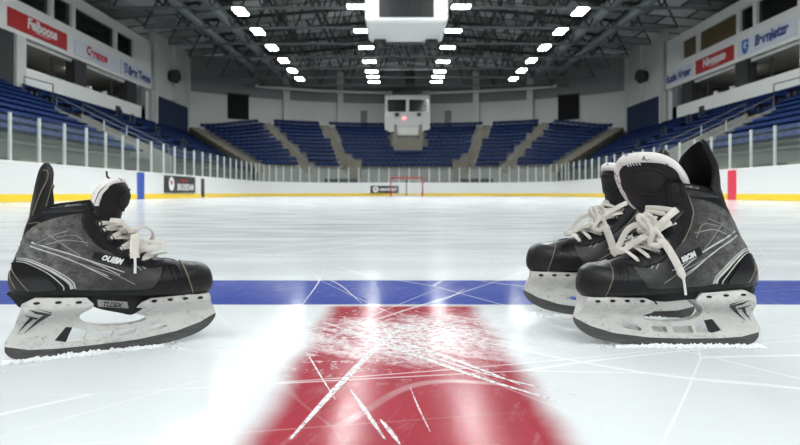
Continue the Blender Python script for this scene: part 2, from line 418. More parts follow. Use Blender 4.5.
def make_skate(label, loc, yaw, scale, k, near, tongue, bow):
    """near: sideways sign of the side shown; k: how much taller the ankle is; tongue: dict; bow: dict"""
    root = empty('ice_hockey_skate', loc, label, 'ice skate', 'worn black hockey skates on the ice')
    root.rotation_euler = (0, 0, yaw); root.scale = (scale,) * 3
    sh = bow.get('lean', 0)
    def zm(v):
        z = v[2] if v[2] < .12 else .12 + (v[2] - .12) * k
        g = max(0, z - .105); return (v[0] + sh * g * g / (g + .02), v[1], z)
    def put(mb, name, mat, par=None, sm=True, fix=True):
        o = mb.build(name, mat, par or root, sm, fix, zm)
        if sm: autosmooth(o, 40)
        return o
    # boot shell with lining
    mb = MB(); rows = [list(r) for r in BOOT]
    last = rows[-1]; c_ = sum(last, Vector()) / NPH
    for sc_, dz in ((.995, .0016), (.975, .0022), (.95, .0012), (.93, -.002), (.90, -.02), (.86, -.05)):
        rows.append([Vector((c_.x + (p.x - c_.x) * sc_, p.y * sc_ * (1 if sc_ > .9 else .98), p.z + dz)) for p in last])
    mb.grid(rows, True); nb = len(mb.v); mb.f.append(tuple(range(NPH))); mb.f.append(tuple(nb - NPH + i for i in range(NPH)))
    boot = put(mb, 'boot', 'leather')
    # toe cap: the front of the shell, cut along a slanted line
    bm = bmesh.new(); vs = [bm.verts.new(p) for p in _bv]
    for f in _bf: bm.faces.new([vs[i] for i in f])
    bmesh.ops.bisect_plane(bm, geom=bm.verts[:] + bm.edges[:] + bm.faces[:], plane_co=(.2305, 0, .109), plane_no=(.949, 0, .315), clear_inner=True)
    bm.normal_update(); bmesh.ops.recalc_face_normals(bm, faces=bm.faces)
    s_ = 1 if max(bm.faces, key=lambda f: f.calc_center_median().x).normal.x > 0 else -1
    cut = [v for v in bm.verts if v.is_boundary and abs((v.co - Vector((.2305, 0, .109))).dot(Vector((.949, 0, .315)))) < 1e-4]
    loop = sorted(((math.atan2(v.co.y, v.co.z - .085), v.co.copy(), v.normal * s_) for v in cut), key=lambda q: q[0])
    nm = {v: v.normal * s_ for v in bm.verts}
    for v in bm.verts: v.co += nm[v] * (.0022 if v not in cut else .0020)
    bd = [e for e in bm.edges if e.is_boundary]
    ex = bmesh.ops.extrude_edge_only(bm, edges=bd)
    for v in [g for g in ex['geom'] if isinstance(g, bmesh.types.BMVert)]: v.co -= Vector((v.co.x - .2, v.co.y, v.co.z - .1)).normalized() * .004
    cap = MB(); bm.verts.index_update(); cap.add([v.co for v in bm.verts], [[v.index for v in f.verts] for f in bm.faces]); bm.free()
    put(cap, 'toe_cap', 'toe')
    mb = MB(); mb.ribbon([p + nn * .0014 for _, p, nn in loop], [nn for _, p, nn in loop], .0018, .0020); o = put(mb, 'piping', 'tan')
    o['label'] = 'tan piping behind the toe cap'
    # both sides: panels, streaks, print
    for sd in (-1, 1):
        mb = MB(); decal(mb, curve2([(.0205, .165), (.0330, .1830), (.0509, .1925), (.0698, .1985), (.0945, .2020), (.1010, .1960), (.1015, .1750), (.1080, .1600), (.1260, .1475), (.1480, .1385), (.1750, .1300), (.1950, .1245), (.1960, .1120), (.1900, .1010), (.1780, .0930),
                                       (.1400, .0930), (.0900, .0965), (.0780, .1030), (.0560, .1260), (.0300, .1405), (.0130, .1435)], 3), sd, .0011)
        put(mb, 'side_panel', 'panel')
        mb = MB(); decal(mb, curve2([(.0075, .1330), (.0150, .1360), (.0256, .1343), (.0420, .1245), (.0560, .1100), (.0620, .0990), (.0400, .0975), (.0200, .0985), (.0080, .1010), (.0065, .1200)], 3), sd, .0024)
        hc_ = put(mb, 'heel_counter', 'gloss')
        mb = MB(); strip(mb, [(.0100, .1290), (.0140, .1200), (.0260, .1030), (.0300, .0985)], sd, .0014, .003); strip(mb, [(.0078, .1240), (.0090, .1150), (.0150, .1020)], sd, .0014, .003)
        put(mb, 'piping', 'tan', hc_)
        mb = MB()
        strip(mb, [(.0151, .1419), (.0285, .1405), (.0548, .1281), (.0800, .1100), (.0850, .0985)], sd, (.0012, .0022)); strip(mb, [(.0151, .1375), (.0280, .1350), (.0520, .1210), (.0690, .1040), (.0710, .0975)], sd, (.0010, .0016)); strip(mb, [(.0151, .1398), (.0285, .1380), (.0540, .1250), (.0765, .1080), (.0810, .0985)], sd, (.0010, .0050))
        strip(mb, [(.0330, .1631), (.0916, .1411), (.1406, .1139)], sd, (.0030, .0012)); strip(mb, [(.0700, .1500), (.1080, .1340), (.1460, .1180)], sd, .0018)
        strip(mb, [(.0313, .1580), (.0770, .1395), (.1299, .1080)], sd, (.0022, .0009)); strip(mb, [(.0640, .1455), (.1100, .1220), (.1250, .1135)], sd, .0012)
        put(mb, 'pale_streak', 'streak' if sd == near else 'streak')
        mb = MB()
        strip(mb, [(.0521, .1741), (.0916, .1433)], sd, .0011); strip(mb, [(.0753, .1786), (.0580, .1725), (.0401, .1630)], sd, .0011); strip(mb, [(.0509, .1603), (.0734, .1658), (.1002, .1614)], sd, (.0020, .0010))
        strip(mb, [(.0620, .1700), (.0850, .1720), (.1000, .1560)], sd, .0009); strip(mb, [(.0900, .1330), (.1300, .1170), (.1600, .1000)], sd, .0011); strip(mb, [(.1560, .1310), (.1680, .1190)], sd, .0018); strip(mb, [(.1600, .1320), (.1740, .1200)], sd, .0018)
        put(mb, 'grey_streak', 'grey_streak')
        # black plate with the maker's lettering
        o_ = 0 if bow['kind'] == 'flop' else -.010
        mb = MB(); decal(mb, [(q + o_, z_ + o_ * .25) for q, z_ in [(.1080, .1490), (.1300, .1415), (.1540, .1325), (.1540, .1225), (.1300, .1315), (.1050, .1400)]], sd, .0017); pl = put(mb, 'name_plate', 'leather')
        mb = MB(); flat_text(mb, 'OUIBM' if bow['kind'] == 'flop' else 'BBOM', sd, (.1308 if bow['kind'] == 'flop' else .1180, .1362 + o_ * .25 + (.0012 if o_ else 0)), .0060, sd * R(20) if sd > 0 else R(-20), shear=.25 if sd < 0 else .1, bold=.045)
        put(mb, 'lettering', 'logo', pl, sm=False)
        # dark quarter plate behind the toe cap with an outlined emblem
        mb = MB(); decal(mb, curve2([(.1985, .1290), (.2180, .1265), (.2235, .1180), (.2300, .1000), (.2310, .0890), (.1850, .0900), (.1930, .1040), (.1985, .1180)], 3), sd, .0016); qp = put(mb, 'front_plate', 'leather')
        mb = MB()
        for q in ([(.2060, .1215), (.2160, .1205), (.2225, .1010)], [(.2090, .1190), (.2135, .1180), (.2190, .1010)], [(.2060, .1215), (.2120, .1010)]): strip(mb, dense(q, .004, False), sd, .0014, .003, smooth=1)
        put(mb, 'emblem', 'gloss', qp)
        mb = MB(); strip(mb, [(.2000, .1240), (.1940, .1080), (.1840, .0920)], sd, .0016, .0026); put(mb, 'seam', 'gloss')
        # lace facing
        mb = MB(); rows = []
        for i in range(46):
            t = 8.8 + (18 - 8.8) * i / 45
            wi = lerp_tab([(9, .0190), (13, .0200), (18, .0225)], t); wo = lerp_tab([(9, .0345), (12, .0360), (13.5, .0362), (18, .0368)], t)
            a0, a1 = at_w(t, sd * wi), at_w(t, sd * min(wo, .9995 * abs(spt(t, sd * 1.35).y)))
            r_ = []
            for q in range(9):
                ph = a0 + (a1 - a0) * q / 8; r_.append(spt(t, ph) + snrm(t, ph) * (.0030 if 0 < q < 8 else .0004))
            rows.append(r_)
        mb.grid(rows); put(mb, 'lace_facing', 'leather')
        mb = MB()
        rim = [rows[i][8] + (rows[i][7] - rows[i][8]).cross(rows[min(i + 1, 45)][8] - rows[max(i - 1, 0)][8]).normalized() * .0006 + Vector((0, sd * .0012, .0006)) for i in range(14, 46)]
        mb.tube(rim, .0008, 6); put(mb, 'facing_stitch', 'tan' if bow['kind'] != 'flop' else 'gloss')
        for i, (t, w) in enumerate(zip(EYE_T, EYE_W)):
            ph = at_w(t, sd * w); p = spt(t, ph); nn = snrm(t, ph); e = nn.cross(Vector((0, 0, 1))).normalized(); u = nn.cross(e)
            mb = MB(); r1 = .0048 if i == 0 else .0038
            mb.tube([p + nn * .0035 + (e * math.cos(q * math.pi / 8) + u * math.sin(q * math.pi / 8)) * r1 for q in range(16)], .0013, 6, True)
            b0 = len(mb.v); mb.add([p + nn * .0036 + (e * math.cos(q * math.pi / 8) + u * math.sin(q * math.pi / 8)) * r1 * .8 for q in range(16)], [tuple(range(16))])
            put(mb, 'eyelet', 'eyelet')
        # collar band
        mb = MB(); rows = []
        for i in range(12):
            t = 16.55 + (18 - 16.55) * i / 11
            r_ = []
            for q in range(40):
                ph = sd * (.75 + (math.pi - .75) * q / 39); r_.append(spt(t, ph) + snrm(t, ph) * (.0026 * math.sin(math.pi * min(1, (i + .35) / 11.7)) ** .6))
            rows.append(r_)
        mb.grid(rows); put(mb, 'collar_band', 'gloss')
    # tendon guard, a curved plate behind the ankle
    lev = [(.186, .0262, .040, .017), (.200, .0285, .046, .025), (.2137, .0302, .0575, .032), (.225, .0322, .0565, .034), (.238, .0345, .0555, .0335), (.2505, .0370, .0565, .031), (.2590, .0390, .0570, .0295), (.2655, .0415, .0560, .0270), (.2700, .0445, .0535, .0225), (.2722, .0475, .0505, .016)]
    mb = MB(); rows = []
    for z, ub, uf, hw in lev:
        out = []; inn = []
        for q in range(25):
            a = -1 + 2 * q / 24; ang = a * math.pi * .5
            x = ub + (uf - ub) * (1 - abs(math.cos(ang)) ** .8); out.append(Vector((x, hw * math.sin(ang), z)))
        th = min(.0055, hw * .5)
        for q in range(24, -1, -1):
            p = out[q]; f = 1 - th / hw; inn.append(Vector((p.x + th * (1 - (p.x - ub) / max(uf - ub, 1e-5)), p.y * f, p.z - .0004)))
        gy = bow.get('guard', 0) * lerp_tab([(.200, 0), (.240, 1)], z); gs = bow.get('slant', 0) * lerp_tab([(.200, 0), (.2722, 1)], z)
        c2, s2 = math.cos(gy), math.sin(gy)
        rows.append([Vector((.034 + bow.get('gshift', 0) * lerp_tab([(.190, 0), (.235, 1)], z) + (p.x - .034) * c2 - p.y * s2, (p.x - .034) * s2 + p.y * c2, p.z + gs * (p.y / .034 - .55))) for p in out + inn])
    mb.grid(rows, True); nb = len(mb.v); mb.f.append(tuple(range(nb - 50, nb)))
    tg = put(mb, 'tendon_guard', 'leather')
    gb0 = None
    gb = BVHTree.FromPolygons([Vector(v) for v in mb.v], mb.f)
    for sd in ((-1, 1) if not bow.get('guard') else ()):
        mb = MB(); strip(mb, [(.0340, .2000), (.0440, .2300), (.0515, .2480), (.0520, .2590), (.0470, .2610)], sd, .0013, .002, gb); strip(mb, [(.0500, .2120), (.0535, .2260), (.0570, .2420)], sd, .0012, .002, gb); put(mb, 'piping', 'tan', tg)
        mb = MB(); strip(mb, [(.0300, .1880), (.0420, .1900), (.0330, .1790)], sd, .0013, .0024); put(mb, 'piping', 'tan')
    # tongue
    T = tongue; hw, vb, v0, H = T['hw'], .160, T['v0'], T['H']
    def uf(v): return lerp_tab(T['front'], v)
    ps = T['yaw']
    def tp(a, b, off=0):
        a = max(-1, min(1, a)); vt = v0 + H * (1 - abs(a) ** 2.6) ** (1 / 2.2); v = vb + (vt - vb) * b
        ang = a * R(T['arc']); x = uf(v) - T['dep'] * (1 - math.cos(ang)) / (1 - math.cos(R(T['arc']))); nx, ny = math.cos(ang), math.sin(ang)
        f = lerp_tab([(.16, .62), (.20, .9), (.235, 1)], v)
        p = Vector((x + nx * off, (hw * math.sin(ang) / math.sin(R(T['arc'])) + ny * off) * f, v))
        y_ = ps * lerp_tab([(.165, 0), (.215, 1)], v); c2, s2 = math.cos(y_), math.sin(y_); px = .112
        return Vector((px + (p.x - px) * c2 - p.y * s2, (p.x - px) * s2 + p.y * c2 + T.get('dy', 0) * lerp_tab([(.165, 0), (.215, 1)], v), p.z))
    A_ = [math.sin((-1 + 2 * i / 32) * math.pi / 2) for i in range(33)]
    mb = MB(); f_ = [[tp(a, b / 22, .004) for a in A_] for b in range(23)]; b_ = [[tp(a, b / 22, -.005) for a in A_] for b in range(23)]
    rows = [[*f_[i], *reversed(b_[i])] for i in range(23)]; mb.grid(rows, True); nb = len(mb.v); mb.f.append(tuple(range(nb - 66, nb)))
    to = put(mb, 'tongue', 'leather'); tb = BVHTree.FromPolygons([Vector(v) for v in mb.v], mb.f)
    rim = [tp(-1, b, -.001) for b in T.get('rimb', (.70, .80, .90, .97))] + [tp(a, 1, -.001) for a in A_[1:-1]] + [tp(1, b, -.001) for b in reversed(T.get('rimb', (.70, .80, .90, .97)))]
    mb = MB(); rw = T['rim']; N = len(rim); cen = tp(0, .5, -.001); rows = []
    for i, p in enumerate(rim):
        d = (rim[min(i + 1, N - 1)] - rim[max(i - 1, 0)]).normalized(); o_ = (p - cen); o_ = (o_ - d * o_.dot(d)).normalized(); q = d.cross(o_).normalized()
        rows.append([p - o_ * rw * .35 + o_ * (rw * .75 * math.cos(x)) + q * (.0072 * math.sin(x)) for x in [2 * math.pi * j / 12 for j in range(12)]])
    mb.grid(rows, True); mb.f += [tuple(range(11, -1, -1)), tuple((N - 1) * 12 + j for j in range(12))]
    put(mb, 'felt_rim', 'felt', to)
    mb = MB()
    for ring in (0,):
        c0 = [tp(.50 * math.cos(x), .66 + .17 * math.sin(x), .005) for x in [2 * math.pi * j / 32 for j in range(32)]]
        mb.tube(c0, .0016, 6, True)
    rows = [[tp(.5 * r_ * math.cos(x), .66 + .17 * r_ * math.sin(x), .0045 + .003 * (1 - r_ * r_)) for x in [2 * math.pi * j / 32 for j in range(32)]] for r_ in (1, .8, .55, .3, .05)]
    mb.grid(rows, True); put(mb, 'tongue_pad', 'lining', to)
    if T.get('mark'):
        mb = MB()
        for j in range(5):
            a = T['mark'] + .07 * j; mb.ribbon([tp(a, .875, .0045), tp(a - .03, .905, .0045)], [Vector((1, 0, 0))] * 2, .0032, .001)
        put(mb, 'tongue_print', 'logo', to)
    mb = MB(); mb.tube([tp(-.35, .93, -.006), tp(-.38, 1.0, -.010) + Vector((-.004, 0, .004)), tp(-.4, 1.0, -.008) + Vector((-.006, 0, .012))], .0016, 6); put(mb, 'pull_tab', 'gloss', to)
    # laces: crossings row by row, then the bow
    def edge_pt(i, sd):
        ph = at_w(EYE_T[i], sd * EYE_W[i]); return spt(EYE_T[i], ph), snrm(EYE_T[i], ph)
    for i in range(bow['first'], 9):
        for sd in ((-1, 1) if i < 8 else (1,)):
            p0, n0 = edge_pt(i, sd); p1, n1 = edge_pt(max(i - 1, bow['first']), -sd)
            top = spt((EYE_T[i] + EYE_T[max(i - 1, bow['first'])]) / 2, 0); nt = snrm((EYE_T[i] + EYE_T[max(i - 1, bow['first'])]) / 2, 0)
            lift = .0095 + (.0024 if sd == near else 0)
            m0 = top + nt * lift
            if i < 8: m0 = m0 + Vector((0, 0, .0)) 
            P_ = cr([p0 + n0 * .001, p0 + n0 * .0065 + Vector((0, -sd * .004, 0)), (p0 + m0) / 2 + (n0 + nt).normalized() * .0055, m0, (p1 + m0) / 2 + (n1 + nt).normalized() * .0045, p1 + n1 * .0045 + Vector((0, sd * .004, 0)), p1 + n1 * .001], 5)
            NN = [n0.lerp(nt, min(1, j / 15)) if j < 15 else nt.lerp(n1, (j - 15) / 15) for j in range(len(P_))]
            mb = MB(); mb.ribbon(P_, NN, .0066, .0022); put(mb, 'lace', 'lace')
    for nm_, pts, nn, w in bow['paths'](near):
        mb = MB(); q = cr(pts, 8); mb.ribbon(q, [Vector(nn)] * len(q) if not isinstance(nn, list) else [Vector(nn[0]).lerp(Vector(nn[1]), j / (len(q) - 1)) for j in range(len(q))], w, .0024 if nm_ != 'aglet' else .0026)
        put(mb, nm_, 'lace' if nm_ != 'aglet' else 'logo')
    # outsole, holder, runner
    def so_hw(u, v):
        g = lerp_tab([(0, .001), (.006, .003), (.012, .012), (.022, .017), (.09, .019), (.115, .027), (.15, .029), (.175, .022), (.255, .020), (.264, .012), (.27, .004)], u); return g * (.86 if v < .066 else 1)
    dp = 0 if bow['kind'] == 'flop' else .0085
    mb = MB(); slab(mb, curve2([(.0060, .0965), (.0110, .0840), (.0190, .0752), (.0300, .0790), (.0950, .0745), (.1159, .0655 + dp), (.1400, .0585 + dp * 1.6), (.1560, .0540 + dp * 2), (.1700, .0600 + dp * 1.4), (.1950, .0725), (.2600, .0755), (.2665, .0800), (.2500, .0850), (.1600, .0900), (.0800, .0960)], 3), so_hw, step=.006)
    os_ = put(mb, 'outsole', 'leather')
    ob = BVHTree.FromPolygons([Vector(v) for v in mb.v], mb.f)
    for sd in ((-1, 1) if bow['kind'] == 'flop' else ()):
        mb = MB(); decal(mb, [(.1120, .0800), (.1500, .0740), (.1520, .0640), (.1130, .0705)], sd, .0012, ob); lb = put(mb, 'sole_label', 'grey_streak', os_)
        mb = MB(); flat_text(mb, 'TLDEX', sd, (.1320, .0720), .0055, R(9) * sd, ob, .0018); put(mb, 'sole_lettering', 'black', os_, sm=False)
    mb = MB(); slab(mb, HOLD, hold_hw, HOLES, .0045)
    ho = put(mb, 'blade_holder', 'holder'); hb = BVHTree.FromPolygons([Vector(v) for v in mb.v], mb.f)
    for sd in (-1, 1):
        for u, v in ((.0388, .0815), (.0642, .0805), (.0890, .0785), (.1860, .0722), (.2080, .0725), (.2294, .0725), (.2510, .0720)):
            mb = MB(); decal(mb, [(u + .0042 * math.cos(q * math.pi / 6), v + .0019 * math.sin(q * math.pi / 6)) for q in range(12)], sd, .0008, hb, step=.02); put(mb, 'rivet', 'rivet', ho, sm=False)
        mb = MB()
        for q in ([(.0300, .0735), (.0560, .0640), (.0480, .0640), (.0385, .0668)], [(.0395, .0742), (.0560, .0672), (.0565, .0660)], [(.0560, .0640), (.0470, .0640), (.0220, .0378), (.0300, .0440)], [(.0255, .0655), (.0395, .0592), (.0370, .0575)], [(.0305, .0608), (.0345, .0592), (.0150, .0392)]):
            decal(mb, q, sd, .0009, hb, step=.006)
        put(mb, 'emblem', 'black', ho, sm=False)
    mb = MB(); slab(mb, [(.0720, .0425), (.0815, .0412), (.0765, .0300), (.0725, .0195), (.0580, .0240)], .0045, step=.01); put(mb, 'black_insert', 'black', ho, sm=False)
    mb = MB(); q = STEEL[:-1] + [(.2772, .0440)] + STEEL_TOP; slab(mb, [(u, v) for u, v in curve2(STEEL, 4, False)] + STEEL_TOP, .0021, step=.006); put(mb, 'blade', 'runner')
    return root

# ---- bow paths in skate coordinates (s = shown side)
def bow_flop(s):
    k = (.158, s * .016, .172)
    return [('lace', [k, (.160, s * .034, .168), (.1585, s * .043, .152), (.1590, s * .046, .138)], (0, s, .15), .0125),
            ('aglet', [(.1590, s * .046, .1390), (.1592, s * .0470, .128), (.1590, s * .0475, .1165)], (0, s, 0), .0036),
            ('lace_loop', [k, (.172, s * .006, .180), (.186, -s * .006, .172), (.186, -s * .012, .158), (.172, -s * .004, .152), (.160, s * .012, .160)], [(0, s * .5, 1), (.6, s * .6, .3)], .0075),
            ('lace_loop', [(.157, s * .020, .168), (.166, s * .030, .156), (.180, s * .030, .150), (.196, s * .026, .151), (.1975, s * .022, .157), (.182, s * .014, .158), (.166, s * .012, .164)], [(0, s * .8, .6), (0, s * .5, 1)], .0085),
            ('lace', [(.128, s * .030, .192), (.140, s * .034, .190), (.150, s * .030, .180), (.157, s * .022, .170)], (0.3, s * .8, .6), .0080),
            ('lace_knot', [(.150, s * .024, .177), (.157, s * .030, .176), (.163, s * .024, .170), (.160, s * .012, .166), (.152, s * .010, .172), (.151, s * .022, .178)], (0, s, .4), .0090)]
def bow_tied(s):
    k = Vector((.156, s * .026, .158))
    return [('lace', [k, (.1500, s * .044, .150), (.1420, s * .050, .128), (.1370, s * .0525, .108)], (.15, s, .25), [.0080] + [.0115] * 22 + [.0080, .005]),
            ('aglet', [(.1372, s * .0525, .1085), (.1352, s * .0520, .097), (.1335, s * .0515, .085)], (.2, s, 0), .0036),
            ('lace_loop', [k, (.170, s * .018, .170), (.186, s * .010, .164), (.200, s * .004, .148), (.208, s * .004, .139), (.202, s * .012, .139), (.187, s * .018, .148), (.172, s * .026, .156), (.158, s * .028, .160)], [(.4, s * .7, .5), (.4, s * .8, .4)], .0075),
            ('lace_loop', [k, (.154, s * .028, .168), (.151, s * .030, .177), (.158, s * .028, .183), (.165, s * .026, .178), (.161, s * .030, .167), (.156, s * .034, .158)], (.7, s * .8, 0), .0065),
            ('lace_loop', [k, (.164, s * .030, .166), (.172, s * .026, .176), (.167, s * .026, .181), (.161, s * .032, .172), (.162, s * .038, .160), (.168, s * .036, .150), (.158, s * .040, .147), (.150, s * .040, .154), (.153, s * .034, .164)], [(.6, s * .8, 0), (.5, s * .9, .1)], .0068),
            ('lace', [(.122, s * .032, .175), (.136, s * .036, .172), (.148, s * .032, .166), (.156, s * .028, .160)], (.3, s * .8, .4), .0078),
            ('lace', [(.115, s * .034, .189), (.130, s * .037, .182), (.145, s * .035, .172), (.156, s * .029, .162)], (.3, s * .8, .4), .0078),
            ('lace_knot', [(.150, s * .032, .164), (.157, s * .038, .165), (.164, s * .032, .160), (.161, s * .024, .154), (.153, s * .028, .154), (.150, s * .034, .162)], (.4, s, .3), .0085)]

make_skate('black hockey skate standing by itself, its white-rimmed tongue flopped, toe pointing right', (-.537, .815, 0), R(28), 1.0, 1.0, -1,
           dict(hw=.036, v0=.222, H=.0285, front=[(.150, .150), (.165, .1440), (.186, .1375), (.197, .1405), (.217, .1475), (.226, .1500), (.237, .1500), (.250, .1440)], dep=.040, arc=78, yaw=0, rim=.008, rimb=(.86, .92, .98), mark=0),
           dict(kind='flop', first=2, paths=bow_flop))
make_skate('frontmost black hockey skate of the pair, its tall white-rimmed tongue standing up', (.540, .905, 0), R(180), 1.0, 1.25, 1,
           dict(hw=.052, v0=.205, H=.048, front=[(.150, .156), (.165, .147), (.186, .140), (.20, .141), (.217, .146), (.235, .150), (.26, .150)], dep=.018, arc=56, yaw=R(56), dy=-.026, rim=.0105, mark=-.35),
           dict(kind='tied', first=2, paths=bow_tied, lean=.27, guard=R(24), slant=.014, gshift=.005))
make_skate('black hockey skate half hidden behind the front skate of the pair', (.537, 1.095, 0), R(172), 1.1, 1.06, 1,
           dict(hw=.038, v0=.205, H=.043, front=[(.150, .152), (.165, .145), (.186, .138), (.20, .138), (.217, .140), (.235, .142), (.26, .143)], dep=.026, arc=65, yaw=R(20), rim=.010, mark=0),
           dict(kind='tied', first=2, paths=bow_tied))

# snow scraped up along each blade
def snow(label, loc, yaw, L, seed):
    r = random.Random(seed); mb = MB(); rows = []
    for i in range(90):
        x = -.004 + L * .80 * i / 89; h = max(.0010, .0040 * (.4 + .9 * r.random()) * math.sin(math.pi * min(1, max(.02, i / 89))) ** .5); w = .010 + .010 * r.random()
        rows.append([(x, -w, -.0005), (x, -w * .6, h * .55 * r.uniform(.6, 1.3)), (x, -.0035, h * r.uniform(.8, 1.3)), (x, .0035, h * r.uniform(.8, 1.3)), (x, w * .6, h * .5), (x, w, -.0005)])
    mb.grid(rows)
    for i in range(150):
        x = r.uniform(-.01, L * .9); y = r.choice((-1, 1)) * abs(r.gauss(.010, .012)); s_ = r.uniform(.0006, .0022)
        b = [Vector(q) * s_ * r.uniform(.7, 1.3) + Vector((x, y, s_ * .5)) for q in ((1, 0, 0), (-1, 0, 0), (0, 1, 0), (0, -1, 0), (0, 0, 1), (0, 0, -1))]
        mb.add(b, [(0, 2, 4), (2, 1, 4), (1, 3, 4), (3, 0, 4), (2, 0, 5), (1, 2, 5), (3, 1, 5), (0, 3, 5)])
    o = mb.build('snow_shavings', 'snow', None, True); o.location = loc; o.rotation_euler = (0, 0, yaw)
    return tag(o, label, 'snow', None, 'stuff')
snow('thin white ridge of ice shavings under the lone skate', (-.537, .815, 0), R(28), .26, 1)
snow('thin white ridge of ice shavings under the front skate of the pair', (.542, .905, 0), R(180), .28, 2)
snow('thin white ridge of ice shavings under the half hidden skate', (.5235, 1.095, 0), R(172), .30, 3)

# ------------------------------------------------------------------ ice and marks
mb = MB(); mb.add([(XC - 10.3, -8, 0), (XC + 10.3, -8, 0), (XC + 10.3, 46.1, 0), (XC - 10.3, 46.1, 0)], [(0, 1, 2, 3)])
tag(mb.build('floor', 'ice'), 'white ice with a blue line and a red stripe', 'ice', None, 'structure')
mb = MB(); mb.add([(-40, -8, -.02), (40, -8, -.02), (40, 72, -.02), (-40, 72, -.02)], [(0, 1, 2, 3)])
tag(mb.build('ground', 'concrete'), 'concrete floor around the ice', 'floor', None, 'structure')
def mark(mb, pts, w):
    q = cr([(*p, .0006) for p in pts], 10); rows = []
    for i, p in enumerate(q):
        d = (q[min(i + 1, len(q) - 1)] - q[max(i - 1, 0)]).normalized(); e = Vector((-d.y, d.x, 0)); t = i / (len(q) - 1)
        ww = w * .6 * (.25 + .75 * math.sin(math.pi * min(.97, max(.03, t)))) * (1 + .25 * rnd.uniform(-.4, .4))
        rows.append([p - e * ww / 2, p + e * ww / 2 + Vector((0, 0, .0001))])
    mb.grid(rows)
mk = MB()
for pts, w in [([(-.1025, .559), (-.072, .719), (-.0235, .939), (.017, 1.045)], .017), ([(-.139, 1.07), (0, .879), (.099, .746), (.176, .66)], .013), ([(-.120, 1.05), (.010, .885), (.110, .760), (.200, .68)], .007), ([(-.04, .972), (.057, .852), (.144, .719)], .013),
               ([(-.139, .879), (-.105, .77), (-.072, .667)], .004), ([(-.058, .70), (-.036, .63), (-.014, .559)], .009), ([(-.02, .608), (-.01, .58), (0, .548)], .008), ([(.012, .708), (.02, .64), (.029, .577)], .003), ([(-.008, .986), (.07, 1.045), (.147, 1.104)], .006), ([(-.05, .93), (.0, .96), (.13, 1.0)], .004),
               ([(-.24, 1.9), (-.21, 1.55), (-.20, 1.2)], .005), ([(-.30, 1.75), (-.17, 1.55), (-.08, 1.25)], .005),
               ([(.18, 1.60), (.30, 1.48), (.46, 1.42)], .006), ([(.16, 1.45), (.10, 1.30), (.02, 1.20)], .005), ([(-1.1, 2.6), (-.4, 2.2), (.6, 2.4), (1.6, 2.2)], .02), ([(-.9, 1.9), (-.4, 2.3), (.2, 3.4)], .014), ([(.2, 1.9), (.9, 2.6), (1.2, 4.0)], .014),
               ([(-2.4, 3.4), (-.6, 3.0), (1.2, 3.5), (2.6, 3.2)], .025), ([(-3, 6), (-1, 5), (1.5, 5.4), (4, 4.8)], .04), ([(-1.6, 1.75), (-.95, 2.1), (-.2, 3.0), (.3, 4.4)], .014), ([(1.4, 1.7), (1.1, 2.4), (.2, 3.0)], .014), ([(-4, 8), (0, 7.4), (4, 9)], .06), ([(-2, 11), (1, 9.5), (5, 11)], .07)]:
    mark(mk, pts, w)
tag(mk.build('skate_scratches', 'mark', None, False, False), 'white skate scratches crossing the red stripe and the ice beyond', 'scratches', None, 'stuff')

# ------------------------------------------------------------------ boards and glass
def side_word(s): return 'blue-striped' if s < 0 else 'red-striped'
HW, YC, RAD = 10.2, 39.5, 6.5
YE = YC + RAD
def board_strip(path, z0, z1, t, name, mat, par):
    mb = MB(); rows = []
    for i, p in enumerate(path):
        d = (path[min(i + 1, len(path) - 1)] - path[max(i - 1, 0)]).normalized(); e = Vector((d.y, -d.x, 0))
        rows.append([p + e * (-t) + Vector((0, 0, z0)), p + e * t + Vector((0, 0, z0)), p + e * t + Vector((0, 0, z1)), p - e * t + Vector((0, 0, z1))])
    mb.grid(rows, True); mb.f += [(0, 1, 2, 3), tuple(len(mb.v) - 1 - k for k in range(4))]
    return autosmooth(mb.build(name, mat, par), 30)
def arcpts():
    out = []
    for i in range(15):
        a = math.pi - math.pi / 2 * i / 14; out.append(Vector((XC - HW + RAD + RAD * math.cos(a), YC + RAD * math.sin(a), 0)))
    for i in range(15):
        a = math.pi / 2 - math.pi / 2 * i / 14; out.append(Vector((XC + HW - RAD + RAD * math.cos(a), YC + RAD * math.sin(a), 0)))
    return out
runs = [('white side boards with yellow kick strip and one blue stripe', [Vector((XC - HW, y, 0)) for y in (2, 12, 22, 32, YC)]),
        ('white end boards with yellow kick strip curving behind the goal', arcpts()),
        ('white side boards with yellow kick strip and one red stripe', [Vector((XC + HW, y, 0)) for y in (2, 12, 22, 32, YC)])]
boards = []
for lab, path in runs:
    b = empty('dasher_boards', path[len(path) // 2], lab, 'rink boards'); boards.append(b)
    loc = [p - b.location for p in path]
    board_strip(loc, 0, .98, .05, 'board_face', 'board_white', b); board_strip(loc, .012, .20, .062, 'kick_strip', 'yellow', b); board_strip(loc, .98, 1.02, .075, 'cap_rail', 'white', b)
def side_stripe(b, s, y0, y1, z0, z1, mat, name='stripe'):
    x = XC + s * HW; xa = x - s * .065
    mb = MB(); mb.box(min(xa, x) - b.location.x, max(xa, x) - b.location.x, y0 - b.location.y, y1 - b.location.y, z0, z1); return mb.build(name, mat, b)
side_stripe(boards[0], -1, 21.55, 22.15, .0, .98, 'blue'); side_stripe(boards[0], -1, 28.5, 28.95, .02, .92, 'black')
side_stripe(boards[2], 1, 19.35, 19.85, .0, .98, 'red')
for x in (-.095, .18, .215):
    mb = MB(); X_ = x * 46; mb.box(X_ - .04 - boards[1].location.x, X_ + .04 - boards[1].location.x, YE - .07 - boards[1].location.y, YE - boards[1].location.y, .2, .98); mb.build('board_seam', 'ink_red' if x < 0 else 'brown', boards[1])
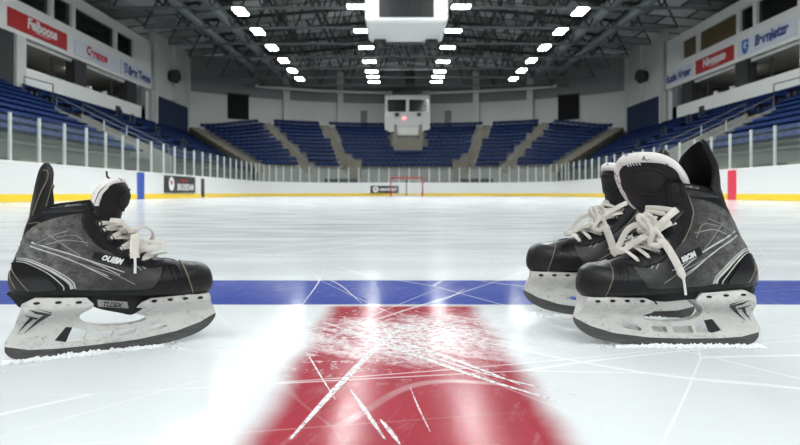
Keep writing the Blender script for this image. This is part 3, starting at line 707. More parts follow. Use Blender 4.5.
def wall_sign(name, label, cat, mat, org, ex, up, w, h, texts, disc=None, group=None, th=.03):
    """flat sign: centre org, reading direction ex, up"""
    o = empty(name, org, label, cat, group); ex, up = Vector(ex), Vector(up); nn = ex.cross(up)
    mb = MB(); vs = [ex * (a * w / 2) + up * (b * h / 2) + nn * c_ for c_ in (-th, th) for a, b in ((-1, -1), (1, -1), (1, 1), (-1, 1))]
    mb.add(vs, [(3, 2, 1, 0), (4, 5, 6, 7), (0, 1, 5, 4), (1, 2, 6, 5), (2, 3, 7, 6), (3, 0, 4, 7)]); mb.build('sign_panel', mat, o)
    for body, m_, cx_, cy_, hh, bold, wmax in texts:
        vs, fs, tw = text2d(body, bold, .12 if hh > .2 else 0); sx = hh if tw * hh < wmax else wmax / tw
        mb = MB(); mb.add([ex * (cx_ + x * sx) + up * (cy_ + y * hh) + nn * (th + .008) for x, y in vs], fs); mb.build('lettering', m_, o, False, False)
    if disc:
        for kind, m_, cx_, cy_, r_ in disc:
            mb = MB(); n_ = 24
            if kind == 'disc': pts = [(math.cos(q * 2 * math.pi / n_) * r_, math.sin(q * 2 * math.pi / n_) * r_) for q in range(n_)]
            else: pts = [(-r_ * .8, r_), (r_ * .8, r_), (r_ * .8, -r_ * .2), (r_ * .5, -r_ * .8), (0, -r_), (-r_ * .5, -r_ * .8), (-r_ * .8, -r_ * .2)]
            d_ = .006 if m_ not in ('ink_white2',) else .01
            mb.add([ex * (cx_ + x) + up * (cy_ + y) + nn * (th + d_ + .004 * disc.index((kind, m_, cx_, cy_, r_))) for x, y in pts], [tuple(range(len(pts)))]); mb.build('emblem', m_, o, False, False)
    return o
wall_sign('board_sign', 'black advertising sign with a round white badge beside the blue stripe', 'sign', 'black', (XC - HW + .09, 25.75, .585), (0, 1, 0), (0, 0, 1), 3.5, .70,
          [('FURNNST EAT', 'ink_red', .35, .17, .10, .02, 1.6), ('BRUDEDAM', 'ink_white', .50, -.10, .26, .04, 2.3)], [('disc', 'ink_white', -1.12, .02, .29), ('disc', 'ink_red', -1.12, .08, .11)])
wall_sign('board_sign', 'small black advertising sign with a round white badge on the end boards', 'sign', 'black', (-1.18, YE - .10, .50), (1, 0, 0), (0, 0, 1), 2.15, .56,
          [('UBRONE DAT', 'ink_white', .28, 0, .20, .04, 1.35)], [('disc', 'ink_white', -.68, .0, .22), ('disc', 'ink_red', -.68, .02, .09)])
# glass
def barrier(label, pts, base=1.02, top=2.2):
    b = empty('glass_barrier', (pts[len(pts) // 2].x, pts[len(pts) // 2].y, base), label, 'rink glass'); o_ = b.location
    for p in pts:
        mb = MB(); q = p - o_; mb.box(q.x - .03, q.x + .03, q.y - .03, q.y + .03, 0, top - base); mb.build('post', 'alu', b)
    for p, q in zip(pts, pts[1:]):
        d = (q - p).normalized() * .045; mb = MB(); mb.bar(p + d - o_ + Vector((0, 0, o_.z + (top - base) / 2 - .02)), q - d - o_ + Vector((0, 0, o_.z + (top - base) / 2 - .02)), .012, top - base - .06); mb.build('pane', 'glass', b)
    return b
ys = [12.26 + 1.19 * i for i in range(23)]
barrier('clear rink glass on pale posts above the blue-striped boards', [Vector((XC - HW - .02, y, 0)) for y in ys])
barrier('clear rink glass on pale posts above the red-striped boards', [Vector((XC + HW + .02, y + .45, 0)) for y in ys])
ap = arcpts(); per = [0]
for a, b in zip(ap, ap[1:]): per.append(per[-1] + (b - a).length)
ep = []
for i in range(37):
    d = per[-1] * i / 36; j = max(k for k in range(len(ap) - 1) if per[k] <= d + 1e-9); ep.append(ap[j].lerp(ap[j + 1], (d - per[j]) / (per[j + 1] - per[j])))
barrier('clear rink glass on pale posts above the curved end boards', ep)

# goal
g = empty('hockey_goal', (.45, 40.5, 0), 'red-framed hockey goal with white net in front of the end boards', 'goal')
mb = MB(); mb.tube([(-1.07, 0, 0), (-1.07, 0, 1.25), (1.07, 0, 1.25), (1.07, 0, 0)], .06, 8); mb.build('goal_frame', 'goal_red', g)
mb = MB(); mb.tube([(-1.07, 0, .04), (-.95, .9, .04), (.95, .9, .04), (1.07, 0, .04)], .035, 6); mb.tube([(-1.07, 0, 1.25), (-.8, .5, 1.22), (.8, .5, 1.22), (1.07, 0, 1.25)], .025, 6); mb.build('base_frame', 'net', g)
mb = MB(); mb.tube([(0, .86, .04), (0, .52, 1.2)], .035, 6); mb.build('net_support', 'black', g)
mb = MB()
for i in range(15):
    x = -.95 + 1.9 * i / 14; mb.bar((x, .9, .05), (x * .85, .5, 1.22), .008)
for i in range(10):
    t = i / 9; y = .9 - .4 * t; z = .05 + 1.17 * t; mb.bar((-.95 + .15 * t, y, z), (.95 - .15 * t, y, z), .008)
    for s in (-1, 1): mb.bar((s * 1.07, 0, z), (s * (.95 - .15 * t), y, z), .008)
tag(mb.build('net', 'net', g), kind='stuff')

# ------------------------------------------------------------------ stands
seat_spots = []       # (x, y, z, rz, label)
ORD = ['zeroth', 'first', 'second', 'third', 'fourth', 'fifth', 'sixth', 'seventh', 'eighth', 'ninth', 'tenth', 'eleventh', 'twelfth', 'thirteenth', 'fourteenth', 'fifteenth', 'sixteenth', 'seventeenth', 'eighteenth', 'nineteenth']
TENS = ['', '', 'twenty', 'thirty', 'forty', 'fifty', 'sixty', 'seventy', 'eighty', 'ninety']
ORDT = ['', '', 'twentieth', 'thirtieth', 'fortieth', 'fiftieth', 'sixtieth', 'seventieth', 'eightieth', 'ninetieth']
def ordn(k):
    if k < 20: return ORD[k]
    if k % 10 == 0: return ORDT[k // 10]
    return TENS[k // 10] + '-' + ORD[k % 10]
D0, DK, Z0S, ZKS, NROW = 12.3, .85, 1.75, .40, 10
VY0, VY1 = 27.9, 30.1         # entrance cut
SY0, SY1 = 29.7, 31.2         # stairs above it
BRK = lambda d: 46.95 + (d - 12.3) * 1.035
for s in (-1, 1):
    mb = MB()
    for k in range(NROW):
        d0 = D0 + DK * k; d1 = d0 + DK if k < NROW - 1 else 22.5; z = Z0S + ZKS * k
        spans = [(8, BRK(d0))] if k >= 5 else [(8, VY0), (VY1, BRK(d0))]
        for y0, y1 in spans:
            xa, xb = XC + s * d0, XC + s * d1; mb.box(min(xa, xb), max(xa, xb), y0, y1, -.02, z)
        y = 14.0; row = []
        while y < BRK(d0) - .1:
            blocked = (SY0 - .25 < y < SY1 + .25) if k >= 5 else (VY0 - .3 < y < SY1 + .25)
            if 39.0 < y < 40.1 and k < 9: blocked = True
            if not blocked and not (k == NROW - 1 and y < 12): row.append(y)
            y += .51
        near = [q for q in row if q < SY0]; far = [q for q in row if q > SY0]
        for i, q in enumerate(reversed(near)): seat_spots.append((XC + s * (d0 + .38), q, z, R(90) if s < 0 else R(-90), f'blue stadium seat, {ordn(k + 1)} row above the {side_word(s)} boards, {ordn(i + 1)} before the stairs'))
        for i, q in enumerate(far): seat_spots.append((XC + s * (d0 + .38), q, z, R(90) if s < 0 else R(-90), f'blue stadium seat, {ordn(k + 1)} row above the {side_word(s)} boards, {ordn(i + 1)} beyond the stairs'))
    tag(mb.build('seating_terrace', 'concrete_dark'), f'grey concrete steps of the stand above the {side_word(s)} boards', 'terrace', None, 'structure')
    # stairs with half steps
    mb = MB()
    for k in range(5, NROW):
        d0 = D0 + DK * k; z = Z0S + ZKS * k
        for h, dd in ((.0, 0), (.19, .42)):
            xa, xb = XC + s * (d0 + dd - .03), XC + s * (d0 + DK + .02); mb.box(min(xa, xb), max(xa, xb), SY0, SY1, z + h - .30, z + h + .03)
    tag(mb.build('aisle_stairs', 'beige'), f'worn beige stairs climbing the stand above the {side_word(s)} boards', 'stairs', None, 'structure')
    # entrance walls that slope with the seats
    for y0, y1, nm_ in ((VY0 - .12, VY0 + .02, 'nearer'), (VY1 - .02, VY1 + .14, 'farther')):
        mb = MB(); pr = [(XC + s * (D0 - .1), -.02), (XC + s * (D0 - .1), Z0S + .35), (XC + s * (D0 + 4.4), Z0S + ZKS * 5 + .45), (XC + s * (D0 + 4.4), -.02)]
        mb.prism(pr, 'y', y0, y1)
        tag(mb.build('entrance_wall', 'concrete'), f'sloping grey wall on the {nm_} side of the entrance by the {side_word(s)} boards', 'wall', None, 'structure')
        r_ = empty('handrail', (XC + s * D0, y0, Z0S), f'pale handrail on the {nm_} entrance wall by the {side_word(s)} boards', 'handrail')
        mb = MB(); mb.tube([(0, 0, .37), (0, 0, .85), (s * 4.3, 0, ZKS * 5 + .95), (s * 4.3, 0, ZKS * 5 + .4)], .03, 6); mb.build('rail', 'steel_mid', r_)
        mb = MB(); mb.tube([(s * 2.1, 0, .4 + ZKS * 2.45), (s * 2.1, 0, .88 + ZKS * 2.47)], .025, 6); mb.build('post', 'alu', r_)
    # rail along the front of the stand
    r_ = empty('front_rail', (XC + s * (D0 - .06), 20, Z0S), f'pale rail along the front row above the {side_word(s)} boards', 'handrail')
    for y0, y1 in ((10, VY0 - .2), (VY1 + .2, 46)):
        mb = MB(); mb.box(-.03, .03, y0 - 20, y1 - 20, -.02, .05); mb.build('rail', 'steel_mid', r_)
    # player bench wall pieces below the front row
    for j, y in enumerate((13.5, 15.9, 18.3, 20.7, 23.1, 25.5)):
        mb = MB(); xa = XC + s * (D0 - .55); xb = XC + s * (D0 - .15); mb.box(min(xa, xb), max(xa, xb), y - .8, y + .8, -.02, 1.15); mb.box(min(xa, xb) - .05, max(xa, xb) + .05, y - .9, y + .9, 1.15, 1.22)
        tag(mb.build('bench_cabinet', 'charcoal' if j % 2 else 'beige'), f'low {"dark" if j % 2 else "beige"} cabinet below the stand, {ordn(j + 1)} one along the {side_word(s)} boards', 'cabinet', 'cabinets below the side stands')
    # small black rail hoops along the far aisle
    for j in range(4):
        k = 3 + j * 2 if j < 3 else 8; k = min(k, 8); d = D0 + DK * k; z = Z0S + ZKS * k
        mb = MB(); mb.tube([(0, -.3, 0), (0, -.3, .75), (0, .0, .85), (0, .3, .75), (0, .3, 0)], .055, 6)
        o = mb.build('aisle_hoop', 'black'); o.location = (XC + s * (d + .1), 39.55, z)
        tag(o, f'small black rail hoop, {ordn(j + 1)} up the far aisle above the {side_word(s)} boards', 'handrail', 'black hoops in the far aisles')
    # gate rail at the top of the stairs
    mb = MB(); x0 = XC + s * 20.3; mb.tube([(x0, SY1 + .1, 5.2), (x0, SY1 + .1, 6.3), (x0 - s * 1.5, SY1 + .1, 5.9), (x0 - s * 1.5, SY1 + .1, 4.7)], .035, 6)
    tag(mb.build('stair_rail', 'charcoal'), f'dark handrail at the top of the stairs above the {side_word(s)} boards', 'handrail')
# curved end stand
EC = (0.6, 35.0); R0, RK, Z0E, ZKE, NE = 16.6, .98, 2.20, .43, 12
def zend(k, th):
    t = max(0, min(1, (abs(th) - R(28)) / R(16))); return Z0E + ZKE * k - .085 * k * t * t * (3 - 2 * t)
def pol(r, th): return (EC[0] + r * math.sin(th), EC[1] + r * math.cos(th))
TH = R(44)
mb = MB(); nseg = 44
for k in range(NE):
    r0 = R0 + RK * k; r1 = r0 + RK if k < NE - 1 else 30.2; rows = []
    for i in range(nseg + 1):
        th = -TH + 2 * TH * i / nseg; a, b = pol(r0, th), pol(r1, th); z = zend(k, th); rows.append([(*a, -.02), (*a, z), (*b, z), (*b, -.02)])
    mb.grid(rows)
    for i in (0, nseg): b0 = len(mb.v); mb.add(rows[i], [(0, 1, 2, 3)])
tag(mb.build('seating_terrace', 'concrete'), 'grey concrete steps of the curved stand behind the goal', 'terrace', None, 'structure')
AIS = [R(-44), R(-29.5), R(-17.2), R(17.2), R(29.5), R(44)]
AN = ['outer aisle on the blue-striped side', 'middle aisle on the blue-striped side', 'inner aisle on the blue-striped side', 'inner aisle on the red-striped side', 'middle aisle on the red-striped side', 'outer aisle on the red-striped side']
for a, nm_ in zip(AIS, AN):
    mb = MB()
    for k in range(NE):
        r0 = R0 + RK * k; z = zend(k, a)
        for h, dd in ((0, 0), (.21, .5)):
            hw = .38; ca, sa = math.cos(a), math.sin(a)
            q = [(EC[0] + (r) * sa + w * ca, EC[1] + r * ca - w * sa) for r, w in ((r0 + dd - .02, -hw), (r0 + dd - .02, hw), (r0 + RK + .02, hw), (r0 + RK + .02, -hw))]
            mb.prism(q, 'z', z + h - .35, z + h + .03)
    tag(mb.build('aisle_stairs', 'beige'), f'pale beige stairs of the {nm_} in the curved stand', 'stairs', None, 'structure')
for k in range(NE):
    r0 = R0 + RK * k + .42; z = Z0E + ZKE * k; nst = int(2 * TH * r0 / .51); cnt = 0
    for i in range(nst):
        th = -TH + 2 * TH * (i + .5) / nst
        if any(abs(th - a) * r0 < .62 for a in AIS): continue
        x, y = pol(r0, th); z = zend(k, th)
        if abs(x - .7) < 1.75 and 5 <= k <= 9: continue
        cnt += 1
        seat_spots.append((x, y, z, -th, f'blue stadium seat, {ordn(k + 1)} row of the curved stand, {ordn(cnt)} from the blue-striped side'))
# seat models
def seat_parts():
    b = MB(); rows = []
    for i in range(5):
        z = .36 + .30 * i / 4; y = .16 + .10 * (i / 4) ** 1.3
        rows.append([(-.245 + .49 * j / 4, y - .035 * (1 - (2 * j / 4 - 1) ** 2) * -1, z) for j in range(5)])
    back = [[(x, y + .035, z) for x, y, z in r_] for r_ in rows]
    full = [rows[i] + back[i][::-1] for i in range(5)]; b.grid(full, True); b.f += [tuple(range(9, -1, -1)), tuple(40 + q for q in range(10))]
    p = MB(); p.prism([(-.20, .46), (-.24, .43), (-.22, .40), (.16, .36), (.20, .40), (.16, .41)], 'x', -.22, .22)
    l = MB(); l.box(-.04, .04, -.02, .16, 0, .39)
    return b, p, l
sb, sp_, sl = seat_parts()
proto = [sb.build('backrest', 'seat', None, True), sp_.build('seat_pan', 'seat'), sl.build('support', 'charcoal')]
def inview(p): return p[1] > 5 and abs(p[0]) * 600 / p[1] < 398 and (193 - (p[2] + .6 - EYE) * 600 / p[1]) > 0
vis = sorted([p for p in seat_spots if inview(p) and (p[2] > 2.0 or p[1] > 40)], key=lambda p: p[0] ** 2 + p[1] ** 2)[:300]
vs_ = set(id(p) for p in vis)
for i, p in enumerate(vis):
    e = empty('stadium_seat', p[:3], p[4], 'stadium seat', 'blue stadium seats'); e.rotation_euler = (0, 0, p[3])
    for q in proto:
        c_ = q if i == 0 else q.copy()
        if i: COL.objects.link(c_)
        c_.parent = e
mb = MB(); allv = [(m_.v, m_.f) for m_ in (sb, sp_)]
for p in seat_spots:
    if id(p) in vs_: continue
    if p[1] < 8 or abs(p[0]) * 600 / p[1] > 460: continue
    c_, s_ = math.cos(p[3]), math.sin(p[3])
    for v, f in allv: mb.add([(p[0] + x * c_ - y * s_, p[1] + x * s_ + y * c_, p[2] + z) for x, y, z in v], f)
tag(mb.build('stadium_seats', 'seat', None, False, False), 'remaining blue stadium seats filling the far rows of the stands', 'stadium seats', None, 'stuff')
# details at the end wall below the stand
for x, w, lab in ((-5.1, 1.55, 'blue-striped'), (6.6, 1.6, 'red-striped')):
    y = EC[1] + math.sqrt(R0 ** 2 - (x - EC[0]) ** 2) - .15
    mb = MB(); mb.box(x - w, x + w, y - .35, y + .3, .95, 1.42); tag(mb.build('wall_vent', 'black'), f'long dark opening under the curved stand toward the {lab} side', 'vent')
for x, lab in ((-3.9, 'blue-striped'), (5.1, 'red-striped')):
    y = EC[1] + math.sqrt(R0 ** 2 - (x - EC[0]) ** 2)
    mb = MB(); mb.box(x - .6, x + .6, y - .15, y + .9, 1.5, 2.98); mb.box(x - .66, x + .66, y - .2, y + .95, 2.98, 3.05); tag(mb.build('camera_platform', 'beige'), f'beige block at the front of the curved stand toward the {lab} side', 'platform')
po = empty('entrance_portal', (.75, 56.2, 4.2), 'beige walled entrance portal in the middle of the curved stand', 'portal')
for nm_, b_, mt in (('side_wall', (-1.3, -1.05, -1.0, 3.2, -.4, 2.35), 'beige'), ('side_wall', (1.05, 1.3, -1.0, 3.2, -.4, 2.35), 'beige'), ('front_wall', (-1.05, 1.05, -.9, -.7, -.4, 1.1), 'beige'), ('back_wall', (-1.05, 1.05, 3.0, 3.2, -.4, 2.6), 'bulkhead'), ('lintel', (-1.05, 1.05, 1.2, 1.5, 1.55, 2.35), 'wall')):
    mb = MB(); mb.box(*b_); mb.build(nm_, mt, po)

# ------------------------------------------------------------------ walls
RW = 30.0; WX = 20.75; THW = math.asin((WX) / RW)
def wall_arc(z0, z1, rad, name, mat, lab, cat='wall'):
    mb = MB(); rows = []
    for i in range(41):
        th = -THW + 2 * THW * i / 40; rows.append([(EC[0] + .05 + r_ * math.sin(th), EC[1] + r_ * math.cos(th), z) for r_, z in ((rad, z0), (rad, z1), (rad + .3, z1), (rad + .3, z0))])
    mb.grid(rows, True); return tag(mb.build(name, mat, None, False), lab, cat, None, 'structure')
wall_arc(5.5, 9.9, RW, 'wall_back', 'wall', 'pale curved end wall behind the top rows')
wall_arc(9.9, 13.5, RW - .12, 'wall_back_upper', 'bulkhead', 'grey bulkhead band above the pale end wall')
YB = EC[1] + RW * math.cos(THW)
for s, nm_ in ((-1, 'wall_left'), (1, 'wall_right')):
    x = XC + s * WX; mb = MB(); mb.box(min(x, x + s * .3), max(x, x + s * .3), 48.6, YB + .2, 4, 13.5); tag(mb.build(nm_, 'wall'), f'pale side wall past the press box above the {side_word(s)} boards', 'wall', None, 'structure')
    mb = MB(); xx = x + s * 4.5; mb.box(min(xx, xx + s * .3), max(xx, xx + s * .3), 5, 48.4, 4, 13.5); tag(mb.build(nm_ + '_rear', 'charcoal'), f'dark rear wall inside the press box above the {side_word(s)} boards', 'wall', None, 'structure')
    mb = MB(); xa, xb = x - s * .12, x - s * .01; mb.box(min(xa, xb), max(xa, xb), 49.1, YB - .3, 5.6, 8.25); tag(mb.build('navy_panel', 'navy'), f'large navy panel on the side wall above the {side_word(s)} boards', 'panel')
    for j, y in enumerate((48.9, 53, YB - .15)):
        mb = MB(); xa = x - s * .28; mb.box(min(xa, x), max(xa, x), y - .16, y + .16, 8.3 if j == 1 else 5.5, 13.2); tag(mb.build('wall_pier', 'wall'), f'{ordn(j + 1)} pale pier along the side wall above the {side_word(s)} boards', 'pier', None, 'structure')
    sp = empty('wall_speaker', (x - s * .35, 52.2, 10.4), f'round black speaker on the side wall above the {side_word(s)} boards', 'speaker')
    mb = MB(); mb.tube([(s * .35, 0, 0), (0, 0, 0), (-s * .25, -.1, -.05)], [.45, .55, .62], 16); mb.build('horn', 'black', sp)
    mb = MB(); mb.box(-.12, .12, .9, 1.5, -.05, .25); mb.bar((0, .3, .1), (0, 1, .1), .08); mb.build('bracket', 'black', sp)
for th, nm_ in ((-34, 'blue-striped'), (33, 'red-striped')):
    a = R(th); x, y = EC[0] + (RW - .1) * math.sin(a), EC[1] + (RW - .1) * math.cos(a)
    o = empty('dark_curtain', (x, y, 7.6), f'tall black curtained doorway in the end wall toward the {nm_} side', 'doorway'); o.rotation_euler = (0, 0, -a)
    mb = MB(); mb.box(-1.05, 1.05, -.12, .05, 0, 2.4); mb.build('curtain', 'curtain', o)
    mb = MB(); mb.box(-1.15, 1.15, -.15, .05, 2.4, 2.52); mb.build('head_frame', 'black', o)
for th, nm_ in ((-24.6, 'outer pale column on the blue-striped half'), (-13.6, 'inner pale column on the blue-striped half'), (14.6, 'inner pale column on the red-striped half'), (25.6, 'outer pale column on the red-striped half')):
    a = R(th); x, y = EC[0] + (RW - .3) * math.sin(a), EC[1] + (RW - .3) * math.cos(a); o = MB().box(-.32, .32, -.3, .3, 0, 6.5).build('wall_pillar', 'wall'); o.location = (x, y, 6.6); o.rotation_euler = (0, 0, -a)
    tag(o, nm_ + ' of the end wall', 'pillar', None, 'structure')
for th, nm_ in ((-8.6, 'blue-striped'), (8.8, 'red-striped')):
    a = R(th); x, y = EC[0] + (RW - .05) * math.sin(a), EC[1] + (RW - .05) * math.cos(a); o = empty('exit_door', (x, y, 7.0), f'narrow grey door in the end wall toward the {nm_} side', 'door'); o.rotation_euler = (0, 0, -a)
    MB().box(-.36, .36, -.08, .02, 0, 2.1).build('door_leaf', 'bulkhead', o); MB().box(.24, .3, -.12, -.08, .95, 1.1).build('handle', 'alu', o)
# pale curved pipe under the bulkhead
for s, a0, a1 in ((-1, -31, -2.8), (1, 3.4, 31)):
    mb = MB(); mb.tube([(EC[0] + 29.2 * math.sin(R(a0 + (a1 - a0) * i / 24)), EC[1] + 29.2 * math.cos(R(a0 + (a1 - a0) * i / 24)), 10.95) for i in range(25)], .16, 8)
    tag(mb.build('curved_duct', 'white', None, True), f'pale curved pipe along the end wall on the {side_word(s)} side', 'pipe')
# control booth
cb = empty('control_booth', (.75, 62.2, 6.45), 'white control booth with two dark windows above the curved stand', 'booth')
mb = MB(); mb.box(-2.3, 2.3, -1.2, 2.5, 0, 3.75); mb.build('booth_body', 'booth', cb)
for x0, x1 in ((-2.12, -.06), (.1, 2.12)):
    w_ = MB().box(x0, x1, -1.26, -1.15, 1.95, 3.35).build('booth_window', 'alu', cb); MB().box(x0 + .07, x1 - .07, -1.28, -1.2, 2.02, 3.28).build('pane', 'glass_dark', w_)
MB().box(-.85, 1.15, -1.35, .5, 3.75, 4.2).build('roof_box', 'black', cb)
MB().box(-1.25, -.85, -1.5, -1.2, 1.6, 1.9).build('bracket_box', 'charcoal', cb); MB().box(1.0, 1.4, -1.5, -1.2, 1.6, 1.9).build('bracket_box', 'charcoal', cb)
o = MB().box(-.5, -.15, -1.3, -1.2, 1.25, 1.5).build('red_light', 'redlamp', cb); o['label'] = 'glowing red light'
o = MB().box(-.48, .48, -.4, .4, -.7, .7).build('hanging_speaker', 'black'); o.location = (.95, 58, 11.3); tag(o, 'black box speaker hanging from the roof above the control booth', 'speaker')
MB().bar((0, 0, .7), (0, 0, 2.4), .08).build('hanger', 'black', o)

# ------------------------------------------------------------------ press boxes
for s in (-1, 1):
    F = XC + s * (WX); sw = side_word(s); y0, y1 = 5.0, 48.6
    b = empty('press_box', (F, 40, 6.9), f'long white press box with banners and windows above the {sw} boards', 'press box')
    def bx(nm_, mt, d0, d1, ya, yb, z0, z1, par=b, lab=None):
        xa, xb = s * d0, s * d1; o = MB().box(min(xa, xb), max(xa, xb), ya - 40, yb - 40, z0 - 6.9, z1 - 6.9).build(nm_, mt, par)
        if lab: o['label'] = lab
        return o
    bx('parapet', 'white', 0, .25, 32.2, 47.2, 5.35, 6.95)
    bx('parapet', 'white', 0, .25, y0, 29.0, 5.35, 6.95)
    bx('fascia', 'white', 0, .3, y0, y1, 8.55, 10.35); bx('top_band', 'white', 0, .3, y0, y1, 11.75, 12.3); bx('soffit', 'wall', .3, 4.4, y0, y1, 8.5, 8.65); bx('end_wall', 'white', 0, 4.4, y1 - .25, y1, 8.5, 12.3); bx('roof_slab', 'white', 0, 4.4, y0, y1, 12.3, 12.4); bx('end_wall', 'bulkhead', .3, 4.4, 47.2, 47.5, 5.2, 8.5); bx('deck', 'concrete', 0, 4.4, y0, 47.5, 5.2, 5.4)
    bx('lower_beam', 'wall', .3, .6, y0, 47.4, 8.36, 8.5)
    mull = [30.0, 34.6, 36.9, 42.4, 45.4] if s < 0 else [32.2, 36.3, 38.1, 43.3, 45.9]
    edges = [y0, *mull]
    for i, (ya, yb) in enumerate(zip(edges, edges[1:])):
        w_ = bx('window', 'brown' if (s > 0 and i >= 3) else 'glass_dark', .18, .24, ya + .16, yb - .16, 10.35, 11.75)
    for y in mull: bx('mullion', 'white', 0, .3, y - .18, y + .18, 10.35, 11.75)
    bx('window_wall', 'white', 0, .3, mull[-1] + .1, y1, 10.35, 11.75)
    for ya, yb in ((30.1, 31.3), (37.2, 38.6), (44.3, 47.3)): bx('column', 'charcoal', .1, .7, ya, yb - (.0 if ya < 44 else 1.4), 5.3, 8.55)
    bx('column', 'wall', 0, .3, 31.4, 32.2, 5.3, 8.55); bx('column', 'bulkhead', 0, .4, 46.5, 47.3, 5.3, 8.55)
    for y in (33.9, 41.1): bx('lower_mullion', 'charcoal', .3, .4, y - .05 + 1.3, y + .05 + 1.3, 6.95, 8.2)
    for y in (33.2, 40.2):
        o = bx('ceiling_spot', 'spot', 1.4, 2.0, y - .55, y + .55, 8.38, 8.46, b, 'glowing warm spot')
    bx('wall_box', 'black', -.08, 0, 42.3, 42.9, 5.95, 6.4)
    for y in (38.9, 40.9): bx('counter_lamp', 'ink_white', 0, .2, y - .12, y + .12, 6.95, 7.15)
    # banners on the fascia
    ex = (0, 1, 0) if s < 0 else (0, -1, 0); X_ = F - s * .05
    def ban(ya, yb, lab, mt, texts, disc=None, h=.98, z=9.27): wall_sign('banner', lab, 'banner', mt, (X_, (ya + yb) / 2, z), ex, (0, 0, 1), yb - ya, h, texts, disc, 'sponsor banners on the press boxes')
    if s < 0:
        ban(30.6, 36.0, 'red banner with white lettering on the press box above the blue-striped boards', 'banner_red', [('Felbocos', 'ink_white', .25, .12, .54, .05, 4.0), ('KOMPANIE BERATUN', 'ink_white', .25, -.26, .10, .01, 2.9)])
        ban(36.9, 42.5, 'white banner with red lettering between the red and navy ones on a press box', 'banner_white', [('Carenoe', 'ink_red', -.1, .10, .54, .06, 3.4), ('ERUKTIONA LAGER DUNTENO', 'ink_navy', -.1, -.28, .10, .01, 3.9)])
        ban(42.9, 48.3, 'white banner with navy emblem at the far end above the blue-striped boards', 'banner_white', [('Brax Twons', 'ink_navy', .45, .02, .60, .06, 3.9)], [('shield', 'ink_navy', -1.9, .05, .36), ('disc', 'banner_white', -1.9, .08, .22), ('disc', 'ink_navy', -1.9, .08, .12)])
    else:
        ban(43.9, 48.3, 'white banner with navy lettering at the far end above the red-striped boards', 'banner_white', [('Rozlu Nazer', 'ink_navy', 0, .0, .56, .06, 4.1)])
        ban(38.5, 43.4, 'red banner with white lettering on the press box above the red-striped boards', 'banner_red', [('Nivotozo', 'ink_white', .1, .10, .54, .05, 4.0), ('BUERO IMMOBILIEN', 'ink_white', .1, -.28, .10, .01, 2.6)])
        ban(32.4, 38.0, 'white banner with blue emblem nearest the front above the red-striped boards', 'banner_white', [('Barnietzr', 'ink_navy', .65, .12, .58, .06, 3.7), ('Q MEDIA G', 'ink_navy', .75, -.25, .11, .01, 1.4)], [('shield', 'ink_blue', -1.95, .0, .46), ('disc', 'ink_white', -1.90, .10, .20), ('disc', 'ink_blue', -1.82, .06, .12)])

# ------------------------------------------------------------------ roof
def roofz(x): return 15.4 - .085 * abs(x - XC)
mb = MB(); xs = [-30, -15, XC, 16, 31]
mb.grid([[(x, y, roofz(x)) for x in xs] for y in (-10, 30, 72)]); mb.grid([[(x, y, roofz(x) + .2) for x in xs] for y in (-10, 30, 72)])
tag(mb.build('ceiling', 'roof', None, False), 'dark roof deck with pale insulation sheets', 'roof', None, 'structure')
ty = [30.7 + 4.2 * i for i in range(8)]
for i, y in enumerate(ty):
    t = empty('roof_truss', (XC, y, 11.0), f'dark steel roof truss, {ordn(i + 1)} from the front', 'truss', 'roof trusses')
    W2 = 17.4
    MB().bar((-W2, 0, 0), (W2, 0, 0), .16, .15).build('bottom_chord', 'steel_mid', t)
    m = MB(); m.bar((-W2, 0, roofz(XC - W2) - 11.15), (0, 0, 4.2), .2, .2); m.bar((0, 0, 4.2), (W2, 0, roofz(XC + W2) - 11.15), .2, .2); m.build('top_chord', 'steel_dark', t)
    nb = 12
    for j in range(nb):
        xa = -W2 + 2 * W2 * j / nb; xm = -W2 + 2 * W2 * (j + .5) / nb; xb = -W2 + 2 * W2 * (j + 1) / nb; zt = roofz(XC + xm) - 11.2
        MB().bar((xa, 0, .05), (xm, 0, zt), .10).build('web_member', 'steel_dark', t); MB().bar((xm, 0, zt), (xb, 0, .05), .10).build('web_member', 'steel_dark', t)
pn = 0
for x in (-17, -13.6, -10.2, -6.8, -3.4, 0, 3.4, 6.8, 10.2, 13.6, 17):
    pn += 1; MBx = MB().bar((XC + x, 29, roofz(XC + x) - .35), (XC + x, 64, roofz(XC + x) - .35), .14, .22)
    tag(MBx.build('roof_purlin', 'steel_dark'), f'dark steel purlin under the roof, {ordn(pn)} from the blue-striped side', 'purlin', 'roof purlins')
for j in range(7):
    for s in (-1, 1):
        y = ty[j]; mb = MB(); a = (XC + s * 5.1, y, 11.1); c_ = (XC + s * 5.1, y + 4.2, roofz(5) - .4); d_ = (XC + s * 8.6, y, roofz(8.6) - .4); e_ = (XC + s * 8.6, y + 4.2, 11.1)
        
        for q0, q1, w_ in ((a, c_, 'inner'), (d_, e_, 'outer')): tag(MB().bar(q0, q1, .07).build('cross_brace', 'steel_dark'), f'thin dark {w_} cross brace between trusses, {ordn(j + 1)} from the front on the {side_word(s)} half', 'brace', 'truss braces')
for s in (-1, 1):
    for d, r_, nm_ in ((14.3, .30, 'outer'), (12.2, .36, 'inner')):
        o = empty('ventilation_duct', (XC + s * d, 45, 11.75), f'long grey round duct, the {nm_} one above the {side_word(s)} boards', 'duct')
        MB().tube([(0, -17 + 5 * i, 0) for i in range(7)], r_, 16).build('pipe', 'duct', o, True)
        for q in range(8):
            MB().tube([(0, -16 + 3.9 * q - .06, 0), (0, -16 + 3.9 * q + .06, 0)], r_ + .035, 16).build('pipe_collar', 'steel_mid', o)
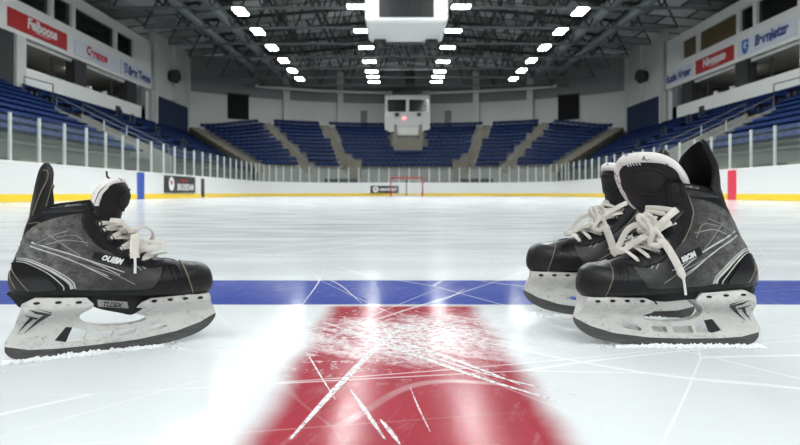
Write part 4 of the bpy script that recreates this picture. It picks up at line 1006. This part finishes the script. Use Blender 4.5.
# lamps
def lamp(x, y, lab, hx, hy):
    o = empty('ceiling_lamp', (x, y, 10.75), lab, 'ceiling lamp', 'rows of ceiling lamps')
    MB().box(-hx - .05, hx + .05, -hy - .05, hy + .05, .02, .16).build('housing', 'steel_mid', o)
    MB().box(-hx, hx, -hy, hy, -.03, .02).build('lamp_panel', 'lamp', o)
    MB().bar((0, 0, .15), (0, 0, .5), .06).build('hanger', 'steel_dark', o)
IN_ = [33.9, 38.9, 43.4, 48.1, 52.0, 54.3, 56.8]; OUT_ = [34.8, 39.1, 43.4, 47.7, 51.6, 55.3]
for x, nm_, yy, hx, hy in ((-9.25, 'outer row on the blue-striped side', OUT_, .31, .66), (-2.45, 'inner row on the blue-striped side', IN_, .50, .28), (3.45, 'inner row on the red-striped side', IN_, .50, .28), (10.45, 'outer row on the red-striped side', OUT_, .31, .66)):
    for i, y in enumerate(yy): lamp(x, y, f'bright lamp panel, {ordn(i + 1)} of the {nm_}', hx, hy)
    for i in range(12):
        if not -1 < yy[0] - 4.3 * (i + 1) < 9: lamp(x, yy[0] - 4.3 * (i + 1), f'bright lamp panel overhead, {ordn(i + 1)} toward the camera in the {nm_}', .55, .95)

# scoreboard
sbd = empty('scoreboard', (.27, 26.7, 7.35), 'white hanging scoreboard cube with a black screen', 'scoreboard')
mb = MB(); w = 1.72
rings = [(1.60, 0), (1.70, .07), (1.72, .12), (1.72, 4.2)]
rr = [[(-a, -a, z), (a, -a, z), (a, a, z), (-a, a, z)] for a, z in rings]; mb.grid(rr, True); mb.f += [(3, 2, 1, 0), tuple(len(mb.v) - 4 + q for q in range(4))]; bevel(mb.build('body', 'board_white', sbd), .03)
for ax in range(4):
    ang = ax * math.pi / 2; rot = Matrix.Rotation(ang, 4, 'Z')
    o = MB().box(-1.14, 1.14, -1.76, -1.70, .20, 2.6).build('screen', 'screen', sbd); o.data.transform(rot)
    m = MB()
    for q in range(1, 5): m.box(-1.14 + q * .456 - .006, -1.14 + q * .456 + .006, -1.768, -1.755, .20, 2.6)
    g_ = m.build('screen_grid', 'charcoal', o); g_.data.transform(rot)
for sx in (-1, 1):
    m = MB(); m.tube([(sx * 1.2, 1.7, .02), (sx * 1.2, 1.35, -.10), (sx * 1.2, 1.1, -.16)], [.20, .27, .30], 14); m.build('horn_speaker', 'black', sbd, True)
    for sy in (-1, 1): MB().bar((sx * 1.2, sy * 1.2, 4.2), (sx * 1.2, sy * 1.2, 8.5), .04).build('cable', 'steel_dark', sbd)

# ------------------------------------------------------------------ camera, world, exposure
cd = bpy.data.cameras.new('camera'); cam = bpy.data.objects.new('camera', cd); COL.objects.link(cam)
cam.location = (0, 0, EYE); cam.rotation_euler = (R(90), 0, 0); cd.sensor_width = 36; cd.lens = 27; cd.shift_y = -29.5 / 800; cd.clip_end = 300; cd.clip_start = .05
cd.dof.use_dof = True; cd.dof.focus_distance = .90; cd.dof.aperture_fstop = 8.5
sc = bpy.context.scene; sc.camera = cam
w = bpy.data.worlds.new('World'); sc.world = w; w.use_nodes = True
w.node_tree.nodes['Background'].inputs[0].default_value = (.92, .97, 1, 1); w.node_tree.nodes['Background'].inputs[1].default_value = .32
sc.view_settings.view_transform = 'Standard'; sc.view_settings.look = 'None'; sc.view_settings.gamma = 1; sc.view_settings.exposure = -0.55; sc.view_settings.use_curve_mapping = False
try:
    sc.cycles.use_denoising = True; sc.cycles.max_bounces = 6; sc.cycles.transparent_max_bounces = 12; sc.cycles.sample_clamp_indirect = 6
except Exception: pass
